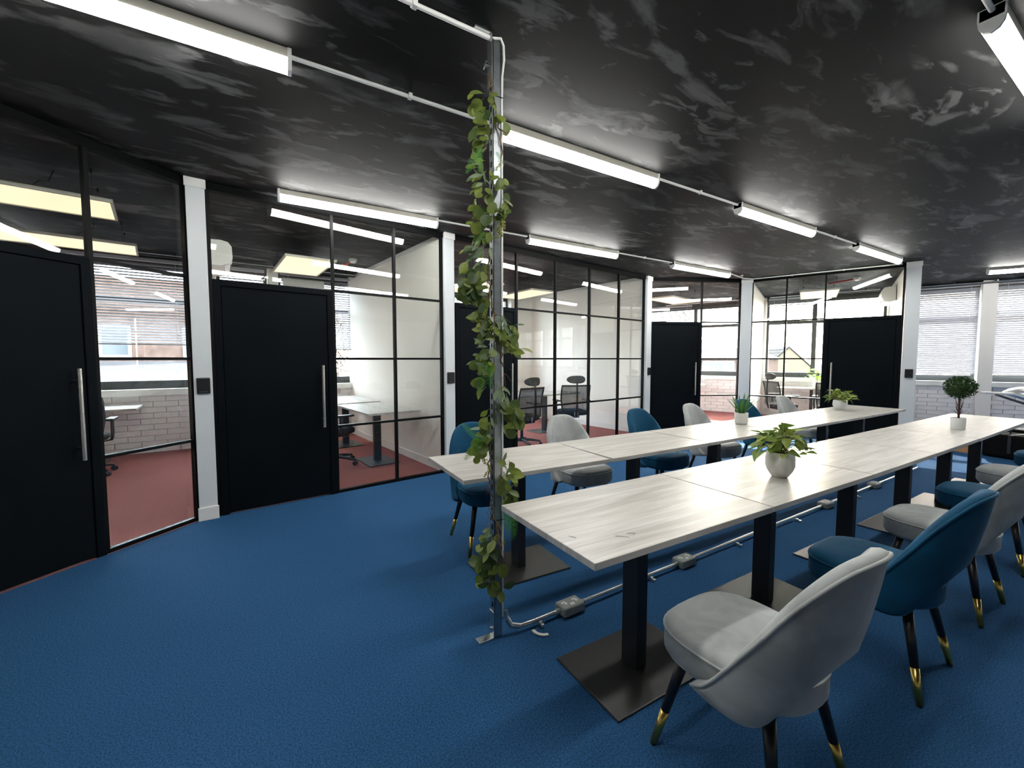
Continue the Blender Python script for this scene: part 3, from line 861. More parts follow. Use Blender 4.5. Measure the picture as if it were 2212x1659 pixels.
# ---- office chairs
def office_chair(x, y, rz, label):
    t = thing('office_chair', label, 'office chair', (x, y, 0), rz, 'black office chairs')
    base = MB()
    base.lathe([(.045, .075), (.045, .125), (.03, .135)], 16)
    for k in range(5):
        a = R(90 + 72 * k + 18); c, s = math.cos(a), math.sin(a)
        base.tube([(.03 * c, .03 * s, .105), (.16 * c, .16 * s, .095), (.30 * c, .30 * s, .072)], [.024, .021, .015], 8)
    autosmooth(base.build('star_base', 'chair_plastic', t))
    for k in range(5):
        a = R(90 + 72 * k + 18); c, s = math.cos(a), math.sin(a)
        w = MB()
        for off in (-.016, .016):
            p = Vector((.305 * c - s * off, .305 * s + c * off, .028)); u = Vector((-s, c, 0))
            w.tube([p - u * .010, p + u * .010], .027, 14)
        w.tube([(.30 * c, .30 * s, .04), (.30 * c, .30 * s, .075)], .010, 8)
        autosmooth(w.build('caster', 'chair_plastic', t))
    autosmooth(MB().tube([(0, 0, .12), (0, 0, .39)], [.026, .020], 14).build('gas_column', 'chair_plastic', t))
    MB().box((0, -.02, .395), (.20, .26, .05)).build('mechanism', 'chair_plastic', t, bevel=.012)
    def outl(s, z):
        o = []
        for k in range(32):
            a = 2 * math.pi * k / 32; c, sn = math.cos(a), math.sin(a)
            o.append((.245 * s * math.copysign(abs(c) ** .55, c), .24 * s * math.copysign(abs(sn) ** .55, sn), z))
        return o
    autosmooth(MB().rings([outl(.88, .42), outl(.97, .43), outl(1, .455), outl(.98, .485), outl(.88, .50), outl(.4, .503)]).build('seat', 'seat_fabric', t), 70)
    # back: curved frame with mesh stretched inside
    def bp(u, z):      # u -1..1
        w = .25 - .03 * max(0, (.70 - z)) / .22
        return Vector((u * w, -.235 - .10 * (z - .48) + .035 * u * u + .03 * math.sin((z - .48) / .46 * math.pi), z))
    zs = [.48 + .46 * i / 8 for i in range(9)]
    path = [bp(-1, z) for z in zs] + [bp(u, .94) for u in (-.5, 0, .5)] + [bp(1, z) for z in reversed(zs)] + [bp(u, .48) for u in (.5, 0, -.5)] + [bp(-1, .48)]
    autosmooth(MB().tube(path, .014, 8).build('back_frame', 'chair_plastic', t))
    g = MB(); us = [-1 + 2 * i / 8 for i in range(9)]
    g.rings([[bp(u, z) for u in us] for z in zs], closed=False, cap=False)
    autosmooth(g.build('back_mesh', 'chair_mesh', t))
    autosmooth(MB().tube([(0, -.10, .40), (0, -.27, .42), (0, -.305, .52), (0, -.315, .80), (0, -.30, 1.0)], [.022, .024, .022, .017, .014], 8).build('spine', 'chair_plastic', t))
    hr = [[(.165 * math.copysign(abs(math.cos(a)) ** .7, math.cos(a)) * s, -.285 + yo - .02 * 0 + .05 * (math.cos(a) ** 2) * s, 1.045 + .068 * math.sin(a) * s) for a in [2 * math.pi * k / 24 for k in range(24)]] for s, yo in ((.75, -.022), (1.0, -.008), (1.0, .008), (.75, .022))]
    autosmooth(MB().rings(hr).build('headrest', 'chair_mesh', t), 70)
    for sx in (-1, 1):
        arm = MB().tube([(sx * .20, -.03, .41), (sx * .275, -.03, .42), (sx * .285, -.02, .50), (sx * .285, -.02, .655)], [.016, .016, .018, .016], 8).build('arm_post', 'chair_plastic', t)
        autosmooth(arm)
        MB().box((sx * .275, .02, .668), (.085, .26, .026)).build('arm_pad', 'chair_plastic', arm, bevel=.010)
    MB().box((0, -.262, .445), (.075, .012, .075)).box((0, -.269, .445), (.045, .004, .045)).build('badge_plate', 'pale_metal', t, bevel=.004)
    return t
office_chair(.86, 5.95, R(-76), 'black office chair at the pale desks in the second office')
office_chair(3.64, 5.66, R(10), 'black mesh office chair with headrest beside the third black door')
office_chair(4.78, 5.80, R(-22), 'black mesh office chair with headrest turned slightly, in the middle of its office')
office_chair(-1.79, 6.90, R(2), 'black office chair half hidden behind the first black door')
office_chair(9.12, 4.42, R(-122), 'office chair with headrest seen side on beneath the office window')
office_chair(9.42, 3.66, R(-70), 'office chair seen from behind in front of the bright plant')

# ================================================================== GARLAND POLE
SX, SY = 1.004, 1.800
t = thing('slotted_pole', 'tall galvanised slotted pole from carpet to ceiling with a garland wound round it', 'pole', (SX, SY, 0))
w2 = .0205
ch = MB()
ch.span(-w2, w2, -w2, -w2 + .0025, .004, CEIL - .03)            # smooth face
ch.span(-w2, w2, w2 - .0025, w2, .004, CEIL - .03)
ch.span(w2 - .0025, w2, -w2, -.011, .004, CEIL - .03).span(w2 - .0025, w2, .011, w2, .004, CEIL - .03)
# slotted face: two strips joined by bridges, leaving real slots
ch.span(-w2, -w2 + .0025, -w2, -.0065, .004, CEIL - .03).span(-w2, -w2 + .0025, .0065, w2, .004, CEIL - .03)
z = .03
while z < CEIL - .05:
    ch.span(-w2, -w2 + .0025, -.0065, .0065, z, z + .022); z += .050
ch.build('channel', 'galvanised', t)
MB().span(-.012, -.010, -w2 + .003, w2 - .003, .01, CEIL - .05).build('channel_inside', 'slot_dark', t)
fb = MB().span(-.026, -.021, -.022, .022, .0, .135).span(-.105, -.021, -.022, .022, 0, .006).build('foot_bracket', 'zinc_bright', t, bevel=.001)
autosmooth(MB().lathe([(.011, 0), (.011, .006), (.0, .006)], 6, (-.070, 0, .006)).lathe([(.017, -.001), (.017, .001)], 16, (-.070, 0, .007)).build('bolt', 'zinc_bright', fb))
autosmooth(MB().tube([(-.026, 0, .045), (-.036, 0, .045)], .010, 6).build('bolt', 'zinc_bright', fb))
tb = MB().span(-.028, -.022, -.021, .021, 2.66, CEIL).span(-.11, -.022, -.021, .021, CEIL - .006, CEIL).build('head_bracket', 'zinc_bright', t)
autosmooth(MB().tube([(-.028, 0, 2.755), (-.052, 0, 2.755)], .006, 6).build('bolt', 'zinc_bright', tb))
autosmooth(MB().tube([(-.052, -.016, 2.765), (-.052, .016, 2.745)], .004, 6).build('wing_nut', 'zinc_bright', tb))
autosmooth(MB().tube([(-.03, 0, 2.884), (.02, -.024, 2.884), (.036, -.020, 2.86), (.040, -.018, 2.80), (.030, -.018, 2.72), (.0275, -.018, 2.60), (.0275, -.018, .10)], .0055, 8).build('white_cable', 'white_plastic', t))
for z in (2.62, 2.25, 1.5, .6):
    MB().span(-w2 - .001, w2 + .014, -w2 - .003, w2 + .001, z, z + .004).build('cable_tie', 'cable_black', t)

# garland: leaves placed round the pole, following the bunches seen in the photo
def leaf_mesh(name, mat, L, Wd, kind):
    m = MB(); n = 8
    rows = []
    for i in range(n + 1):
        s = i / n
        if kind == 'round': w = math.sin(math.pi * min(1, s * .96 + .03)) ** .55
        elif kind == 'heart': w = (min(1, s / .22) ** .6) * (1 - s) ** .75 * 1.25
        else: w = math.sin(math.pi * min(1, s * .97 + .02)) ** .9
        w *= Wd / 2
        zc = -.10 * L * s * s
        rows.append([(-w, L * s, zc + .20 * w), (-w * .5, L * s, zc + .07 * w), (0, L * s, zc), (w * .5, L * s, zc + .07 * w), (w, L * s, zc + .20 * w)])
    m.rings(rows, closed=False, cap=False)
    m.tube([(0, -L * .22, .0), (0, 0, 0), (0, L * .3, -.0008)], .0010, 4)
    return m.mesh(name, mat, True)
LM = {'round': leaf_mesh('leaf', 'eucalyptus_leaf', .056, .054, 'round'), 'long': leaf_mesh('leaf', 'silver_leaf', .062, .018, 'long'),
      'oval': leaf_mesh('leaf', 'eucalyptus_leaf', .062, .036, 'oval')}
def fern_mesh(L=.17):
    m = MB(); n = 17
    spine = [(0, L * i / n, -.05 * L * (i / n) ** 2 * 3) for i in range(n + 1)]
    m.tube(spine, [.0014 * (1 - i / n * .7) for i in range(n + 1)], 4)
    for i in range(1, n):
        s = i / n; w = .030 * (math.sin(math.pi * min(1, s * .75 + .22)) ** .8)
        y, zz = spine[i][1], spine[i][2]
        for sg in (-1, 1):
            m.add([(0, y - .0022, zz), (sg * w, y + .008, zz + .003), (sg * w * 1.02, y + .0105, zz + .002), (0, y + .0026, zz)], [(0, 1, 2, 3)])
    return m.mesh('fern_frond', 'fern_leaf', False)
fern_me = fern_mesh()
def blossom_mesh():
    m = MB(); rnd = random.Random(3)
    for i in range(34):
        a = rnd.uniform(0, 6.28); h = rnd.uniform(0, .07); r = rnd.uniform(.004, .018) * (1 - h / .10)
        p = Vector((r * math.cos(a), h, r * math.sin(a)))
        m.tube([(0, max(0, h - .012), 0), p], [.0006, .0006], 4)
        m.lathe([(.0006, -.003), (.0034, -.001), (.0034, .001), (.0006, .003)], 6, p)
    return m.mesh('blossom_spray', 'blossom', True)
blos_me = blossom_mesh()
g = thing('leaf_garland', 'artificial eucalyptus and fern garland wound down the galvanised pole', 'garland', (SX, SY, 0))
def px_to_local(px, py, dist):      # offset from the pole axis, seen from the camera, at a given distance ahead
    u = (px - 1106) / FPX; v = -(py - 829.5) / FPX
    cp, sp_ = math.cos(PITCH), math.sin(PITCH)
    d = Vector((u, cp + sp_ * v, -sp_ + cp * v)); k = dist / d.y
    X, Y, Z = d.x * k, d.y * k, d.z * k + EYE
    wx, wy = W(X, Y); return Vector((wx - SX, wy - SY, Z))
POLE_D = -SX * -sa + SY * ca  # distance of the pole ahead of the camera
POLE_D = SX * sa + SY * ca
rnd = random.Random(21)
def orient(o, yaw, pit, roll): o.rotation_euler = (pit, roll, yaw)
nleaf = 0
spine = []
LEAVES = []
def face(y, nrm):                   # leaf length along y, upper side towards nrm
    y = y.normalized(); z = (nrm - y * nrm.dot(y)).normalized(); x = y.cross(z)
    return Matrix((x, y, z)).transposed()
def bunch(px, py, rx, ry, n, kinds, size=1.0):
    n = int(n * 1.5 + .5)
    for i in range(n):
        a = rnd.uniform(0, 6.283); q = math.sqrt(rnd.random())
        x = px + rx * q * math.cos(a); y = py + ry * q * math.sin(a)
        p = px_to_local(x, y, POLE_D + rnd.uniform(-.075, .03))
        r2 = math.hypot(p.x, p.y)
        if r2 < .040:
            v = Vector((p.x, p.y)); v = v.normalized() * .040 if v.length > 1e-4 else Vector((-.02, -.035)); p.x, p.y = v.x, v.y
        k = rnd.choice(kinds)
        s = size * rnd.uniform(.62, 1.10) * (1.0 if k != 'round' else .95)
        outw = Vector((p.x, p.y, 0)).normalized()
        room = Vector((-.45, -.80, .15))
        dirv = outw * rnd.uniform(.1, .8) + Vector((rnd.uniform(-.6, .6), rnd.uniform(-.4, .4), rnd.uniform(-1.1, .25)))
        LEAVES.append((s, k, p.copy(), dirv, room + Vector((rnd.uniform(-.75, .75), rnd.uniform(-.6, .6), rnd.uniform(-.3, .9)))))
RO, LO, OV = 'round', 'long', 'oval'
for (px, py, rx, ry, n, kk, sz) in [
    (1034, 206, 14, 16, 2, (RO,), 1.1), (1060, 204, 10, 10, 2, (RO,), 1.1), (1040, 245, 18, 16, 5, (RO,), 1.1), (1046, 278, 20, 18, 6, (RO, OV), 1.1),
    (1074, 262, 10, 18, 4, (RO,), 1.0), (1042, 320, 14, 18, 5, (RO, OV), 1), (1040, 360, 14, 20, 6, (OV, OV, LO), 1), (1070, 388, 8, 12, 3, (RO,), 1),
    (1033, 395, 16, 18, 6, (OV, LO), 1), (1074, 418, 18, 18, 6, (RO,), 1.05), (1036, 435, 16, 18, 5, (RO,), 1), (1030, 470, 16, 20, 6, (RO,), 1),
    (1070, 455, 22, 20, 8, (RO,), 1.05), (1078, 470, 16, 16, 3, (OV,), 1), (1048, 505, 18, 12, 5, (OV, LO), 1), (1044, 530, 22, 14, 8, (LO,), 1.1),
    (1022, 545, 18, 16, 6, (OV, LO), 1.1), (1030, 575, 24, 22, 10, (RO, OV), 1.15), (1028, 605, 26, 22, 11, (RO,), 1.15), (1024, 635, 22, 22, 9, (RO,), 1.1),
    (1040, 660, 20, 22, 8, (RO, OV), 1.1), (1048, 690, 14, 16, 5, (OV,), 1.2), (1082, 690, 16, 14, 6, (OV, LO), 1), (1100, 712, 24, 14, 7, (LO, LO, OV), 1.1),
    (1062, 715, 24, 16, 9, (RO, OV), 1.05), (1090, 735, 22, 18, 7, (RO, OV), 1.05), (1112, 752, 16, 14, 6, (OV,), 1), (1056, 742, 22, 18, 8, (RO, LO), 1),
    (1044, 770, 18, 20, 8, (RO, OV, LO), 1), (1050, 800, 16, 18, 5, (OV, LO), 1), (1040, 825, 12, 18, 4, (RO, OV), 1), (1086, 850, 14, 20, 5, (LO,), 1.1),
    (1096, 878, 18, 20, 6, (RO, OV), 1.1), (1108, 895, 14, 16, 4, (RO,), 1.15), (1098, 920, 20, 18, 6, (RO,), 1.1), (1062, 905, 16, 20, 6, (LO, OV), 1.1),
    (1054, 930, 18, 18, 6, (RO, LO), 1.05), (1052, 960, 22, 20, 8, (RO,), 1.15), (1036, 978, 12, 12, 2, (RO,), 1.1), (1092, 1005, 12, 18, 4, (OV, LO), 1),
    (1096, 1035, 14, 22, 7, (OV,), 1.15), (1100, 1068, 14, 22, 7, (OV,), 1.15), (1068, 1150, 18, 16, 6, (LO, OV), 1.1), (1056, 1178, 22, 20, 9, (RO, OV), 1.1),
    (1060, 1215, 24, 22, 11, (RO, OV), 1.15), (1056, 1245, 24, 18, 8, (RO,), 1.15), (1066, 1268, 16, 12, 5, (RO, OV), 1.05)]:
    bunch(px, py, rx, ry, n, kk, sz)
LEAVES.sort(key=lambda e: -e[0])
small = {'round': MB(), 'long': MB(), 'oval': MB()}
for i, (sz_, k, p_, dv_, nv_) in enumerate(LEAVES):
    M3 = face(dv_, nv_)
    if i < 300:                      # the larger leaves are single parts, the small ones one mass per kind
        o = place('leaf', LM[k], g, p_); o.rotation_euler = M3.to_euler(); o.scale = (sz_,) * 3
    else:
        me = LM[k]
        small[k].add([M3 @ (v.co * sz_) + p_ for v in me.vertices], [tuple(f.vertices) for f in me.polygons])
for k, m in small.items():
    if m.v:
        o = m.build('small_leaves', 'silver_leaf' if k == 'long' else 'eucalyptus_leaf', g, True); o['kind'] = 'stuff'
def frond(px, py, qx, qy, L, mate=None, roll=0.):
    a = px_to_local(px, py, POLE_D - .085); b = px_to_local(qx, qy, POLE_D - .09)
    o = place('fern_frond', fern_me, g, a)
    d = (b - a); s = d.length / .17
    y = d.normalized(); z = Vector((-a.x - SX, -a.y - SY, EYE - a.z)).normalized()
    z = (z - y * z.dot(y)).normalized(); x = y.cross(z)
    o.rotation_euler = Matrix((x, y, z)).transposed().to_euler(); o.scale = (s * .9, s, s)
for f in [(1040, 320, 1008, 372), (1072, 328, 1086, 352), (1046, 500, 1030, 520), (1052, 780, 1036, 852), (1060, 790, 1060, 840), (1046, 940, 1002, 995), (1036, 950, 998, 915),
          (1092, 1090, 1096, 1150), (1098, 1088, 1108, 1172), (1106, 1100, 1112, 1160), (1038, 330, 1036, 372)]:
    frond(*f, .17)
for (px, py, qx, qy) in [(1080, 500, 1090, 455), (1076, 515, 1082, 475), (1058, 702, 1018, 692), (1060, 712, 1030, 706), (1050, 690, 1040, 655), (1046, 770, 1040, 745), (1060, 1010, 1046, 1030), (1044, 985, 1058, 1015), (1080, 350, 1072, 368)]:
    a = px_to_local(px, py, POLE_D - .045); b = px_to_local(qx, qy, POLE_D - .05)
    o = place('blossom_spray', blos_me, g, a); d = b - a; s = d.length / .07
    o.rotation_euler = d.to_track_quat('Y', 'Z').to_euler(); o.scale = (s, s, s)
st = MB(); pts = []
for i in range(150):
    s = i / 149; z = 2.72 - s * 2.58; a = s * 6.28 * 2.6 + 3.3
    pts.append((.034 * math.cos(a) + .006 * math.sin(i * 1.7), .034 * math.sin(a) + .006 * math.cos(i * 2.3), z))
st.tube(pts, .0032, 6)
for i in range(60):
    j = rnd.randrange(10, 145); p = Vector(pts[j]); o = p + Vector((rnd.uniform(-.06, .06), rnd.uniform(-.06, .03), rnd.uniform(-.09, -.02)))
    if math.hypot(o.x, o.y) > .034: st.tube([p, (p + o) / 2 + Vector((0, 0, .01)), o], .0013, 4)
st.build('stem', 'stem_brown', g)

# ================================================================== FLOOR CONDUIT AND SOCKETS
YC = 1.757
t = conduit('galvanised conduit running along the carpet under the topiary row to the pole foot',
        [(SX + .055, SY - .005, .115), (SX + .058, SY - .012, .07), (SX + .075, SY - .03, .040), (SX + .12, YC + .004, .030), (SX + .20, YC, .030), (7.1, YC + .055, .030)],
        r=.0105, name='floor_conduit', mat='zinc_bright', group=None)
autosmooth(MB().tube([(SX + .058, SY - .012, .075), (SX + .072, SY - .028, .043), (SX + .115, YC + .004, .031)], .014, 10).build('elbow', 'zinc_bright', t))
for x in (1.24, 2.10, 3.05, 3.95, 5.15):
    MB().box((x, YC, .012), (.022, .028, .024)).box((x, YC - .026, .010), (.020, .024, .018)).build('saddle_clip', 'zinc_bright', t, bevel=.003)
sock_lab = ['grey double socket box on the floor conduit nearest the garland pole', 'grey double socket box on the floor conduit beneath the trailing plant table\'s near end',
            'grey double socket box on the floor conduit hidden behind the second table leg', 'grey double socket box on the floor conduit behind the third table leg',
            'grey double socket box on the floor conduit farthest along, towards the windows']
for x, lab in zip((1.45, 2.45, 3.50, 4.56, 5.72), sock_lab):
    s = thing('socket_box', lab, 'socket', (x, YC + (x - 1.2) * .009, 0), 0, 'floor socket boxes')
    MB().span(-.073, .073, -.045, .045, .003, .058).build('box', 'grey_box', s, bevel=.012, seg=3)
    for sx in (-1, 1):
        autosmooth(MB().tube([(sx * .072, 0, .030), (sx * .10, 0, .030)], .014, 10).build('gland', 'grey_box', s))
        c = sx * .036
        MB().span(c - .014, c + .010, .010, .016, .058, .0588).span(c - .002, c + .004, -.014, .010, .058, .0588).span(c + .007, c + .013, -.008, .006, .058, .0588) \
            .span(c - .016, c - .010, .002, .014, .058, .0588).build('socket_mark', 'socket_print', s)
    MB().span(-.012, -.002, -.030, -.012, .058, .0592).span(.002, .012, -.030, -.012, .058, .0592).build('switch', 'socket_print', s)
# loose curved plastic clip lying on the carpet
c = MB(); n = 10
ri, ro = .045, .062
ins = [(ri * math.cos(R(180 + 100 * i / n)), ri * math.sin(R(180 + 100 * i / n))) for i in range(n + 1)]
outs = [(ro * math.cos(R(180 + 100 * i / n)), ro * math.sin(R(180 + 100 * i / n))) for i in range(n + 1)]
o = c.prism(ins + outs[::-1], 0, .006).build('curved_clip', 'white_plastic', None, bevel=.001)
o.location = (1.235, 1.715, .001); o.rotation_euler = (0, 0, R(-15))
tag(o, 'small curved white clip lying loose on the carpet beside the pole foot', 'clip')

# ================================================================== PLANTS AND TABLE-TOP BITS
PH = leaf_mesh('leaf', 'pothos_leaf', .075, .056, 'heart')
def pot_faceted(t, r, h, mat, facets=10):
    rr = [(r * .52, .0), (r * .60, .006), (r * .86, h * .26), (r * 1.0, h * .46), (r * .99, h * .75), (r * .93, h), (r * .87, h), (r * .87, h * .86)]
    m = MB().lathe(rr, 40, cap=False)
    o = m.build('pot', mat, t, True)
    MB().lathe([(r * .875, h * .86), (.001, h * .88)], 28, cap=False).build('soil', 'soil', t)
    return o
def pothos(x, y, z, r, h, spread, top, n, label, seed, mat='pot_white', tagcard=False):
    rn = random.Random(seed)
    t = thing('potted_pothos', label, 'plant', (x, y, z), rn.uniform(0, 6), 'trailing plants in white pots')
    pot_faceted(t, r, h, mat)
    st = MB()
    for i in range(n):
        a = 2 * math.pi * (i * .382 + rn.uniform(-.05, .05)); q = math.sqrt((i + .7) / n)
        px, py = spread * q * math.cos(a), spread * q * math.sin(a)
        pz = h + (top - h) * (1 - q ** 2.2 * .8) * rn.uniform(.55, 1.0) - (.02 if q > .85 else 0)
        st.tube([(px * .15, py * .15, h * .87), (px * .5, py * .5, (pz + h) / 2 + .02), (px, py, pz)], .0016, 5)
        o = place('leaf', PH, t, (px, py, pz)); s = rn.uniform(.75, 1.15) * (spread / .125) ** .5; o.scale = (s, s, s)
        orient(o, a - R(90) + rn.uniform(-.9, .9), rn.uniform(-1.0, .45), rn.uniform(-.5, .5))
    for i in range(5):      # thin runners with small buds
        a = rn.uniform(0, 6.28); e = Vector((math.cos(a) * spread * 1.35, math.sin(a) * spread * 1.35, h + rn.uniform(.02, .10)))
        st.tube([(0, 0, h * .87), (e.x * .6, e.y * .6, e.z + .03), e], .0013, 5).lathe([(.001, -.004), (.004, 0), (.001, .004)], 6, e)
    st.build('stems', 'stem_green', t)
    if tagcard:
        MB().box((0, 0, 0), (.045, .002, .032)).box((0, -.0012, .003), (.028, .0006, .006)).build('label_card', 'paper_white', t, loc=(-.07, -.085, h + .02))
    return t
pothos(*W(1.504, 2.333), TT + .001, .073, .140, .118, .30, 58, 'large trailing plant in a round dimpled white pot on the near tables', 5)
pothos(*W(4.254, 5.438), TT + .001, .078, .125, .135, .27, 46, 'small trailing plant with white buds in a white bowl, office side tables', 11, 'pot_smooth', True)
# aloe
ax, ay = W(2.320, 4.235)
t = thing('potted_aloe', 'spiky aloe in a plain white cylinder pot on the office side tables', 'plant', (ax, ay, TT + .001))
autosmooth(MB().lathe([(.050, 0), (.056, .004), (.061, .02), (.063, .115), (.058, .115), (.057, .10)], 36, cap=False).lathe([(.001, .001), (.050, 0)], 36, cap=False).build('pot', 'pot_white', t), 50)
MB().lathe([(.058, .10), (.001, .102)], 24, cap=False).build('soil', 'soil', t)
rn = random.Random(4)
for i in range(20):
    a = i * 2.399; q = (i + 1) / 20; ln = .225 * (1.0 - .1 * q) * rn.uniform(.85, 1.1); sp = .18 + .62 * q
    m = MB(); rows = []
    for k in range(8):
        s = k / 7; rad = ln * s * math.sin(sp) * (1 + .12 * s); zz = ln * s * math.cos(sp) + .01 * s
        w = .013 * (1 - s) ** .7 + .0006; th = .006 * (1 - s) + .0004
        c, sn = math.cos(a), math.sin(a); cx_, cy_ = (.010 + rad) * c, (.010 + rad) * sn
        rows.append([(cx_ + sn * w, cy_ - c * w, zz + .10), (cx_ + c * th, cy_ + sn * th, zz + .10 - th), (cx_ - sn * w, cy_ + c * w, zz + .10), (cx_ - c * th * .3, cy_ - sn * th * .3, zz + .10 + th * .2)])
    m.rings(rows).build('leaf', 'aloe_leaf', t, True)
# topiary ball
tx, ty = W(4.188, 3.925)
t = thing('topiary_tree', 'clipped topiary ball on a twiggy trunk in a small white pot', 'plant', (tx, ty, TT + .001))
autosmooth(MB().lathe([(.045, 0), (.049, .004), (.052, .107), (.047, .107), (.046, .095)], 36, cap=False).lathe([(.001, .001), (.045, 0)], 36, cap=False).build('pot', 'pot_smooth', t), 50)
MB().lathe([(.047, .095), (.001, .098)], 24, cap=False).build('soil', 'soil', t)
tk = MB().tube([(0, 0, .09), (.004, .002, .18), (-.003, 0, .30), (.002, 0, .36)], [.009, .008, .007, .006], 8)
for i in range(9):
    a = i * 2.4; tk.tube([(0, 0, .12 + .02 * (i % 5)), (.018 * math.cos(a), .018 * math.sin(a), .17 + .02 * (i % 5)), (.030 * math.cos(a + .4), .030 * math.sin(a + .4), .24 + .012 * i)], [.0028, .0022, .0012], 5)
for i in range(6):
    a = i * 1.1 + .3; tk.tube([(0, 0, .13), (.03 * math.cos(a), .03 * math.sin(a), .165), (.055 * math.cos(a + .2), .055 * math.sin(a + .2), .185)], [.002, .0014, .0008], 5)
tk.build('trunk', 'twig_red', t)
fo = MB(); rn = random.Random(8)
for i in range(1500):
    zz = rn.uniform(-1, 1); a = rn.uniform(0, 6.283); q = math.sqrt(1 - zz * zz); rad = rn.uniform(.72, 1.14)
    n_ = Vector((q * math.cos(a), q * math.sin(a), zz)); p = Vector((n_.x * .096 * rad, n_.y * .096 * rad, .392 + n_.z * .086 * rad))
    d = (n_ + Vector((rn.uniform(-.8, .8), rn.uniform(-.8, .8), rn.uniform(-.5, .8)))).normalized(); s_ = d.orthogonal().normalized()
    s_ = (Matrix.Rotation(rn.uniform(0, 6.28), 3, d) @ s_); L = .022; wd = .0058
    fo.add([p, p + d * L * .45 + s_ * wd, p + d * L, p + d * L * .45 - s_ * wd], [(0, 1, 2, 3)])
fob = fo.build('foliage', 'topiary_leaf', t); fob['kind'] = 'stuff'
MB().lathe([(.001, -.065), (.048, -.050), (.068, 0), (.048, .050), (.001, .065)], 16, (0, 0, .392)).build('foliage_core', 'topiary_leaf', t, True)
# bright plant on the far desk
q = B(4.35, .50)
t = thing('potted_leafy_plant', 'bright sunlit green plant on the desk under the office window', 'plant', (q.x, q.y, TT + .001))
pot_faceted(t, .085, .13, 'pot_smooth')
BLf = leaf_mesh('leaf', 'bright_leaf', .13, .062, 'oval')
rn = random.Random(9)
for i in range(34):
    a = i * 2.399; sp = rn.uniform(.02, .14); zz = rn.uniform(.16, .42)
    o = place('leaf', BLf, t, (sp * math.cos(a), sp * math.sin(a), zz)); orient(o, a - R(90) + rn.uniform(-.4, .4), rn.uniform(-.5, .7), rn.uniform(-.4, .4))
MB().tube([(0, 0, .11), (0, 0, .40)], .006, 6).tube([(0, 0, .14), (.05, .03, .34)], .004, 6).tube([(0, 0, .14), (-.05, .02, .36)], .004, 6).build('stems', 'stem_green', t)

# thin white curved lines on the end table
for i, (px, py, pts, lab) in enumerate([
        (1240, 1160, [(-.012, .016), (-.004, .002), (.002, -.010)], 'tiny thin white line on the end table nearest its left edge'),
        (1350, 1158, [(-.030, .018), (-.010, .004), (.004, -.010), (.002, -.020)], 'white hooked line on the end table'),
        (1364, 1153, [(-.014, .010), (.004, .008), (.014, -.006)], 'white bowed line beside the hooked one on the end table')]):
    X = px_to_local(px, py, 1.0); dv = Vector((X.x + SX, X.y + SY, X.z - EYE)); k = (TT - EYE) / dv.z
    o = autosmooth(MB().tube([(a, b, .0016) for a, b in pts], .0013, 6).build('white_line', 'white_plastic', None))
    o.location = (dv.x * k, dv.y * k, TT); tag(o, lab, 'thread', 'thin white lines on the end table')

# ================================================================== FAR RIGHT CORNER OF THE OPEN ROOM
o = MB().span(-.15, .15, -.20, .20, .001, .22).build('cardboard_box', 'cardboard', None, bevel=.002); o.location = (9.16, 1.84, 0); o.rotation_euler = (0, 0, R(-20))
tag(o, 'small brown cardboard box on the carpet beyond the table legs', 'box')
t = thing('equipment_case', 'black soft case on the carpet beyond the topiary row', 'case', (9.10, 1.28, 0), R(-15))
MB().span(-.22, .22, -.30, .30, .001, .34).build('body', 'case_black', t, bevel=.05, seg=3)
MB().span(-.235, .235, -.02, .02, .08, .345).build('strap', 'cable_black', t, bevel=.01)
autosmooth(MB().tube([(0, -.10, .335), (0, -.08, .40), (0, .08, .40), (0, .10, .335)], .010, 8).build('handle', 'cable_black', t))
t = thing('equipment_case', 'long low black case on the carpet near the blinds', 'case', (10.35, 1.15, 0), R(-70), None)
MB().span(-.55, .55, -.18, .18, .001, .30).build('body', 'case_black', t, bevel=.03, seg=2)
autosmooth(MB().tube([(-.10, 0, .295), (-.08, 0, .35), (.08, 0, .35), (.10, 0, .295)], .010, 8).build('handle', 'cable_black', t))
o = MB().add([(-.28, -.18, .004), (.28, -.18, .004), (.28, .18, .004), (-.28, .18, .004), (-.28, -.18, .010), (.28, -.18, .010), (.28, .18, .010), (-.28, .18, .010)],
             [(0, 3, 2, 1), (4, 5, 6, 7), (0, 1, 5, 4), (1, 2, 6, 5), (2, 3, 7, 6), (3, 0, 4, 7)]).build('flat_board', 'paper_white', None, bevel=.001)
o.location = (9.80, 2.02, 0); o.rotation_euler = (0, 0, R(-30)); tag(o, 'thin pale board lying flat on the sunlit carpet by the blinds', 'board')
def px_world(px, py, dist):
    v = px_to_local(px, py, dist); return Vector((v.x + SX, v.y + SY, v.z))
sp_ = px_world(2250, 1100, 6.0)
t = thing('metal_stand', 'pale grey metal stand with sloping arms and a domed top before the wide lowered blind', 'stand', (sp_.x, sp_.y, 0))
def sl(px, py, d=6.0): return px_world(px, py, d) - Vector((sp_.x, sp_.y, 0))
def flat_bar(a, b, w, h, name, mat='pale_metal', side=None):
    d = (b - a); x = d.normalized(); y = Vector((0, 0, 1)).cross(x).normalized(); z = x.cross(y)
    M = Matrix((x, y, z)).transposed()
    return MB().box((a + b) / 2, (d.length, w, h), M=M).build(name, mat, t, bevel=.006)
flat_bar(sl(2121, 848), sl(2186, 851), .10, .030, 'arm')
flat_bar(sl(2182, 850), sl(2252, 872), .11, .040, 'arm')
flat_bar(sl(2153, 853, 5.93), sl(2256, 886, 5.93), .05, .022, 'brace', 'frame_dark')
dc = sl(2232, 851, 6.1)
autosmooth(MB().lathe([(.30, 0), (.295, .02), (.24, .065), (.14, .095), (.001, .105)], 32, dc).build('domed_top', 'pale_metal', t), 50)
